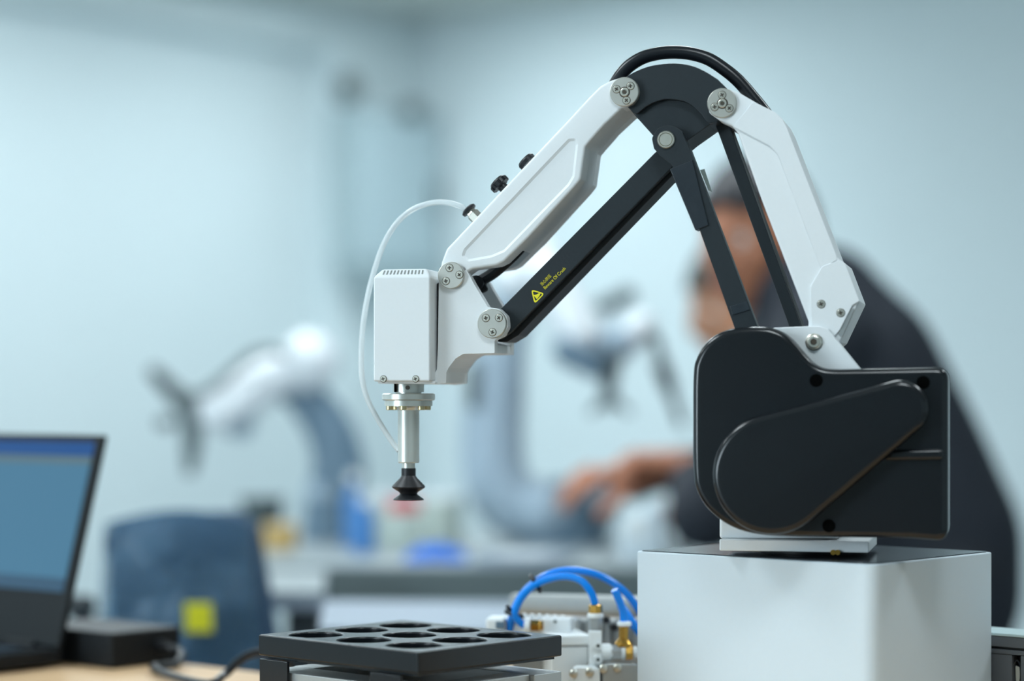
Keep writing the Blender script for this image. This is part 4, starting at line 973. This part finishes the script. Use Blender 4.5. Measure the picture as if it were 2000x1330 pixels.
def garment(hip, mid, chest, upper, neck, r, arms, yw=0.07):
    out = []
    for y in (-yw, 0, yw):
        o = V((0, y, 0)); out += [(hip + o + V((0, 0, -0.08)), hip + o, r[0], r[0]), (hip + o, mid + o, r[0], r[1]), (mid + o, chest + o, r[1], r[2]), (chest + o, upper + o * 0.8, r[2], r[3])]
    out.append((upper, neck, r[3] * 0.8, 0.068))
    for s_, e_, w_, t_ in arms: out += [(chest, s_, 0.09, 0.078), (upper, s_, 0.08, 0.078), (s_, e_, 0.072, 0.056), (e_, e_ + (w_ - e_) * t_, 0.056, 0.042)]
    return out
def legs_of(hip, knees, feet, r=0.115):
    out = []
    for sgn, k_, f_ in zip((-1, 1), knees, feet):
        h = hip + V((0, 0.085 * sgn, -0.03)); out += [(hip, h, r, r), (h, k_, r * 0.95, 0.078), (k_, f_, 0.075, 0.056)]
    return out
def head_mesh(M, scale=1.0):
    """head about the origin: +x forward, +z up; returns skin verts/faces and hair verts/faces"""
    seg, rings = 48, 36; vs = []; fs = []; hv = []; hf = []; keep = []
    def g(d, c, s): return math.exp(-((d - V(c).normalized()).length / s) ** 2)
    for i in range(rings + 1):
        a = math.pi * i / rings
        for j in range(seg):
            b = 2 * math.pi * j / seg; d = V((math.sin(a) * math.cos(b), math.sin(a) * math.sin(b), math.cos(a)))
            r = 1.0 / math.sqrt((d.x / 0.100) ** 2 + (d.y / 0.077) ** 2 + (d.z / 0.118) ** 2)
            jaw = max(0, -d.z - 0.25); r *= 1 - 0.10 * jaw * abs(d.y)
            f = 0.024 * g(d, (1, 0, -0.14), 0.16) + 0.010 * g(d, (1, 0, 0.10), 0.14) + 0.007 * g(d, (1, 0, 0.32), 0.3) + 0.016 * g(d, (0.75, 0, -0.82), 0.28) \
                + 0.009 * g(d, (1, 0, -0.45), 0.14) - 0.006 * g(d, (1, 0, -0.62), 0.10) - 0.010 * (g(d, (0.9, 0.36, 0.06), 0.17) + g(d, (0.9, -0.36, 0.06), 0.17)) + 0.005 * (g(d, (0.8, 0.55, -0.2), 0.25) + g(d, (0.8, -0.55, -0.2), 0.25))
            vs.append(M @ (d * (r + f) * scale))
            hr = r + 0.011 + 0.003 * math.sin(18 * b) * math.sin(a) + 0.006 * max(0, d.z)
            line = 0.50 if d.x > 0.35 else (0.05 if d.x > -0.1 else -0.42)
            line += 0.06 * math.sin(9 * b)
            keep.append(d.z > line); hv.append(M @ (d * hr * scale))
    for i in range(rings):
        for j in range(seg):
            q = (j + 1) % seg; f = [i * seg + j, i * seg + q, (i + 1) * seg + q, (i + 1) * seg + j]; fs.append(f)
            if all(keep[x] for x in f): hf.append(f)
    return vs, fs, hv, hf
def hand_joints(wrist, fdir, pdir, curl, L=1.0):
    """palm and five fingers as skinned chains; fdir along the fingers, pdir out of the palm"""
    fdir = V(fdir).normalized(); pdir = (V(pdir) - fdir * V(pdir).dot(fdir)).normalized(); side = fdir.cross(pdir)
    return fdir, pdir, side
def add_hand(mb, wrist, fdir, pdir, curl=0.6, thumb=1, L=1.0):
    fdir, pdir, side = hand_joints(wrist, fdir, pdir, curl); side = side * thumb
    W = V(wrist)
    pj = [(W - fdir * 0.03 * L, 0.026, 0.021), (W, 0.027, 0.02), (W + fdir * 0.045 * L, 0.040, 0.016), (W + fdir * 0.085 * L, 0.041, 0.014)]
    v, f = skin_mesh(pj, [(0, 1), (1, 2), (2, 3)], 2); mb.raw(v, f)
    for k, (off, ln_) in enumerate(((0.030, 0.070), (0.010, 0.079), (-0.010, 0.074), (-0.029, 0.058))):
        p = W + fdir * 0.078 * L + side * off; js = [(p, 0.0095)]; d = fdir; c = 0.25 + curl * 0.5
        for s_ in (0.45, 0.32, 0.23):
            d = (Matrix.Rotation(c * 0.9, 3, fdir.cross(pdir)) @ d).normalized(); p = p + d * ln_ * s_ * L * 1.05; js.append((p, 0.0092 - 0.0008 * len(js)))
            c = curl
        v, f = skin_mesh(js, [(0, 1), (1, 2), (2, 3)], 2); mb.raw(v, f)
    p = W + fdir * 0.022 * L + side * 0.028; js = [(p, 0.0125)]; d = (fdir * 0.7 + side * 0.75 + pdir * 0.35).normalized()
    for s_ in (0.040, 0.030, 0.024):
        p = p + d * s_ * L; js.append((p, 0.0115 - 0.001 * len(js))); d = (d * 0.75 + fdir * 0.35 + pdir * 0.3).normalized()
    v, f = skin_mesh(js, [(0, 1), (1, 2), (2, 3)], 2); mb.raw(v, f)
def person(label, base, head_c, yaw, pitch, skel, hands, skin, hair, top, top_m, legs, leg_m, group):
    t = thing('person', label, 'person', base, group=group)
    M = Matrix.Translation(head_c) @ Matrix.Rotation(yaw, 4, 'Z') @ Matrix.Rotation(pitch, 4, 'Y')
    hv, hf, hrv, hrf = head_mesh(M, 0.95)
    mb = MB(); v, f = skin_mesh(*skel); mb.raw(v, f); mb.raw(hv, hf)
    for s_ in (-1, 1):
        e_ = M @ V((-0.005, 0.078 * s_, -0.005)); mb.ball(e_, 0.032, (0.55, 0.28, 1.0), 16, 10, M.to_3x3())
    for h in hands: add_hand(mb, *h)
    mb.m = 1
    for s_ in (-1, 1): mb.ball(M @ V((0.074, 0.031 * s_, 0.008)), 0.0105, (1, 1, 1), 16, 10)
    mb.m = 2
    for s_ in (-1, 1): mb.ball(M @ V((0.0815, 0.032 * s_, 0.008)), 0.005, (1, 1, 1), 12, 8)
    mb.m = 3; mb.ball(M @ V((0.094, 0, -0.053)), 0.010, (0.6, 2.1, 0.7), 16, 8, M.to_3x3())
    mb.build('body', [skin, 'eye_white', 'eye_dark', 'lip'], t)
    mb = MB(); mb.raw(hrv, hrf); ho = mb.build('hair', hair, t); md = ho.modifiers.new('thickness', 'SOLIDIFY'); md.thickness = 0.010; md.offset = -1
    mb = MB(); v, f = blob_mesh(top); mb.raw(v, f); mb.build('jacket' if top_m == 'jacket' else 'shirt', top_m, t)
    mb = MB(); v, f = blob_mesh(legs); mb.raw(v, f); mb.build('trousers', leg_m, t)
    for sx_ in (-1, 1):
        ft_ = legs[2 if sx_ < 0 else 5][1]; mb = MB(); mb.ball(V((ft_.x - 0.05, ft_.y, 0.045)), 0.05, (2.6, 0.95, 0.88)); mb.build('shoe', 'black_rubber', t)
    return t
P1 = 3.32
def pp(px, py, d=0.0): return at(px, py, P1 + d)
hip = pp(1815, 1050); mid = pp(1745, 880); chest = pp(1655, 720); upper = pp(1590, 608); neck = pp(1550, 585); sh_n = pp(1610, 670, -0.15); sh_f = pp(1600, 670, 0.17)
head_c = pp(1482, 466)
el_n = pp(1378, 1006, -0.2); wr_n = pp(1350, 905, -0.02); el_f = pp(1450, 930, 0.2); wr_f = pp(1268, 925, 0.02)
up1 = lambda a, b, t_: a + (b - a) * t_
spine = [(hip, 0.10, 0.09), (mid, 0.09, 0.08), (chest, 0.10, 0.08), (neck, 0.055, 0.055), (head_c + V((0.01, 0, -0.03)), 0.05, 0.05)]
skel = ([*spine, (sh_n, 0.045), (el_n, 0.036), (wr_n, 0.027), (sh_f, 0.045), (el_f, 0.036), (wr_f, 0.027),
         (V((hip.x, hip.y - 0.1, 0.70)), 0.07), (V((hip.x - 0.03, hip.y - 0.11, 0.42)), 0.05), (V((hip.x + 0.05, hip.y - 0.11, 0.09)), 0.035),
         (V((hip.x, hip.y + 0.1, 0.70)), 0.07), (V((hip.x - 0.03, hip.y + 0.11, 0.42)), 0.05), (V((hip.x + 0.05, hip.y + 0.11, 0.09)), 0.035)],
        [(0, 1), (1, 2), (2, 3), (3, 4), (2, 5), (5, 6), (6, 7), (2, 8), (8, 9), (9, 10), (0, 11), (11, 12), (12, 13), (0, 14), (14, 15), (15, 16)], 2)
topj = garment(hip, mid, chest, upper, up1(upper, neck, 0.9), (0.125, 0.12, 0.125, 0.10), [(sh_n, el_n, wr_n, 0.6), (sh_f, el_f, wr_f, 0.65)])
legj = legs_of(hip, [V((hip.x - 0.03, hip.y - 0.11, 0.44)), V((hip.x - 0.03, hip.y + 0.11, 0.44))], [V((hip.x + 0.05, hip.y - 0.11, 0.09)), V((hip.x + 0.05, hip.y + 0.11, 0.09))])
person('person in a dark jacket bending forward behind the robot arm, holding a black pendant', V((hip.x, hip.y, 0)), head_c, math.pi + 0.75, 0.2, skel,
       [(wr_n, V((-1, 0.15, 0.1)), V((0, 0.3, -1)), 0.75, -1), (wr_f, V((-1, -0.1, 0.0)), V((0, 0.3, -1)), 0.45, 1)], 'skin', 'hair', topj, 'jacket', legj, 'trousers', 'people behind the robot arm')
P2 = 3.85
def p2(px, py, d=0.0): return at(px, py, P2 + d)
h2c = p2(1462, 592); hip2 = V((p2(1500, 0).x, P2 - D0, 0.62)); ch2 = p2(1500, 790); nk2 = p2(1495, 690)
s2n = p2(1480, 740, -0.15); s2f = p2(1470, 740, 0.16); e2n = p2(1440, 930, -0.2); w2n = p2(1420, 960, -0.1); e2f = p2(1430, 930, 0.2); w2f = p2(1415, 960, 0.15)
sk2 = ([(hip2, 0.12, 0.10), (up1(hip2, ch2, 0.5), 0.11, 0.09), (ch2, 0.12, 0.09), (nk2, 0.05), (h2c + V((0.01, 0, -0.03)), 0.048), (s2n, 0.05), (e2n, 0.04), (w2n, 0.026), (s2f, 0.05), (e2f, 0.04), (w2f, 0.026),
        (V((hip2.x, hip2.y - 0.1, 0.6)), 0.08), (V((hip2.x - 0.08, hip2.y - 0.1, 0.36)), 0.06), (V((hip2.x, hip2.y - 0.1, 0.09)), 0.04), (V((hip2.x, hip2.y + 0.1, 0.6)), 0.08), (V((hip2.x - 0.08, hip2.y + 0.1, 0.36)), 0.06), (V((hip2.x, hip2.y + 0.1, 0.09)), 0.04)],
       [(0, 1), (1, 2), (2, 3), (3, 4), (2, 5), (5, 6), (6, 7), (2, 8), (8, 9), (9, 10), (0, 11), (11, 12), (12, 13), (0, 14), (14, 15), (15, 16)], 2)
tp2 = garment(hip2, up1(hip2, ch2, 0.5), ch2, up1(ch2, nk2, 0.5), nk2, (0.115, 0.105, 0.105, 0.085), [(s2n, e2n, w2n, 0.85), (s2f, e2f, w2f, 0.85)])
lg2 = legs_of(hip2, [V((hip2.x - 0.08, hip2.y - 0.1, 0.36)), V((hip2.x - 0.08, hip2.y + 0.1, 0.36))], [V((hip2.x, hip2.y - 0.1, 0.09)), V((hip2.x, hip2.y + 0.1, 0.09))])
person('person with brown hair and a white shirt, face half hidden by the black drive link', V((hip2.x, hip2.y, 0)), h2c, math.pi + 0.2, 0.35, sk2,
       [(w2n, V((-1, 0, -0.2)), V((0, 0, -1)), 0.5, -1), (w2f, V((-1, 0, -0.2)), V((0, 0, -1)), 0.5, 1)], 'skin_two', 'hair_two', tp2, 'shirt_white', lg2, 'trousers', 'people behind the robot arm')
# black teach pendant between the hands
t = thing('teach_pendant', 'black hand-held pendant between the hands of the bending person', 'controller', pp(1275, 955, 0.02))
pa = pp(1225, 960, 0.01); pb = pp(1345, 915, 0.01); pd = (pb - pa); pn = V((0, 1, 0)); pu = pn.cross(pd).normalized(); pu = pu if pu.z > 0 else -pu
mb = MB(); mb.prism([pa - pu * 0.020, pb - pu * 0.020, pb + pu * 0.016, pa + pu * 0.016], pn * 0.05); bod = mb.build('pendant_body', 'pendant', t, 0.006, 3)
mb = MB(); mb.box(pa + pd * 0.5 + pu * 0.017 + pn * 0.025, pd * 0.35, pn * 0.02, pu * 0.0012); mb.build('pendant_screen', 'black_cover', t, 0.0005)
mb = MB(); mb.cyl(pa + pd * 0.9 + pu * 0.0155 + pn * 0.025, pu, 0.007, 0.006, 16); mb.build('stop_button', 'red_plastic', t)
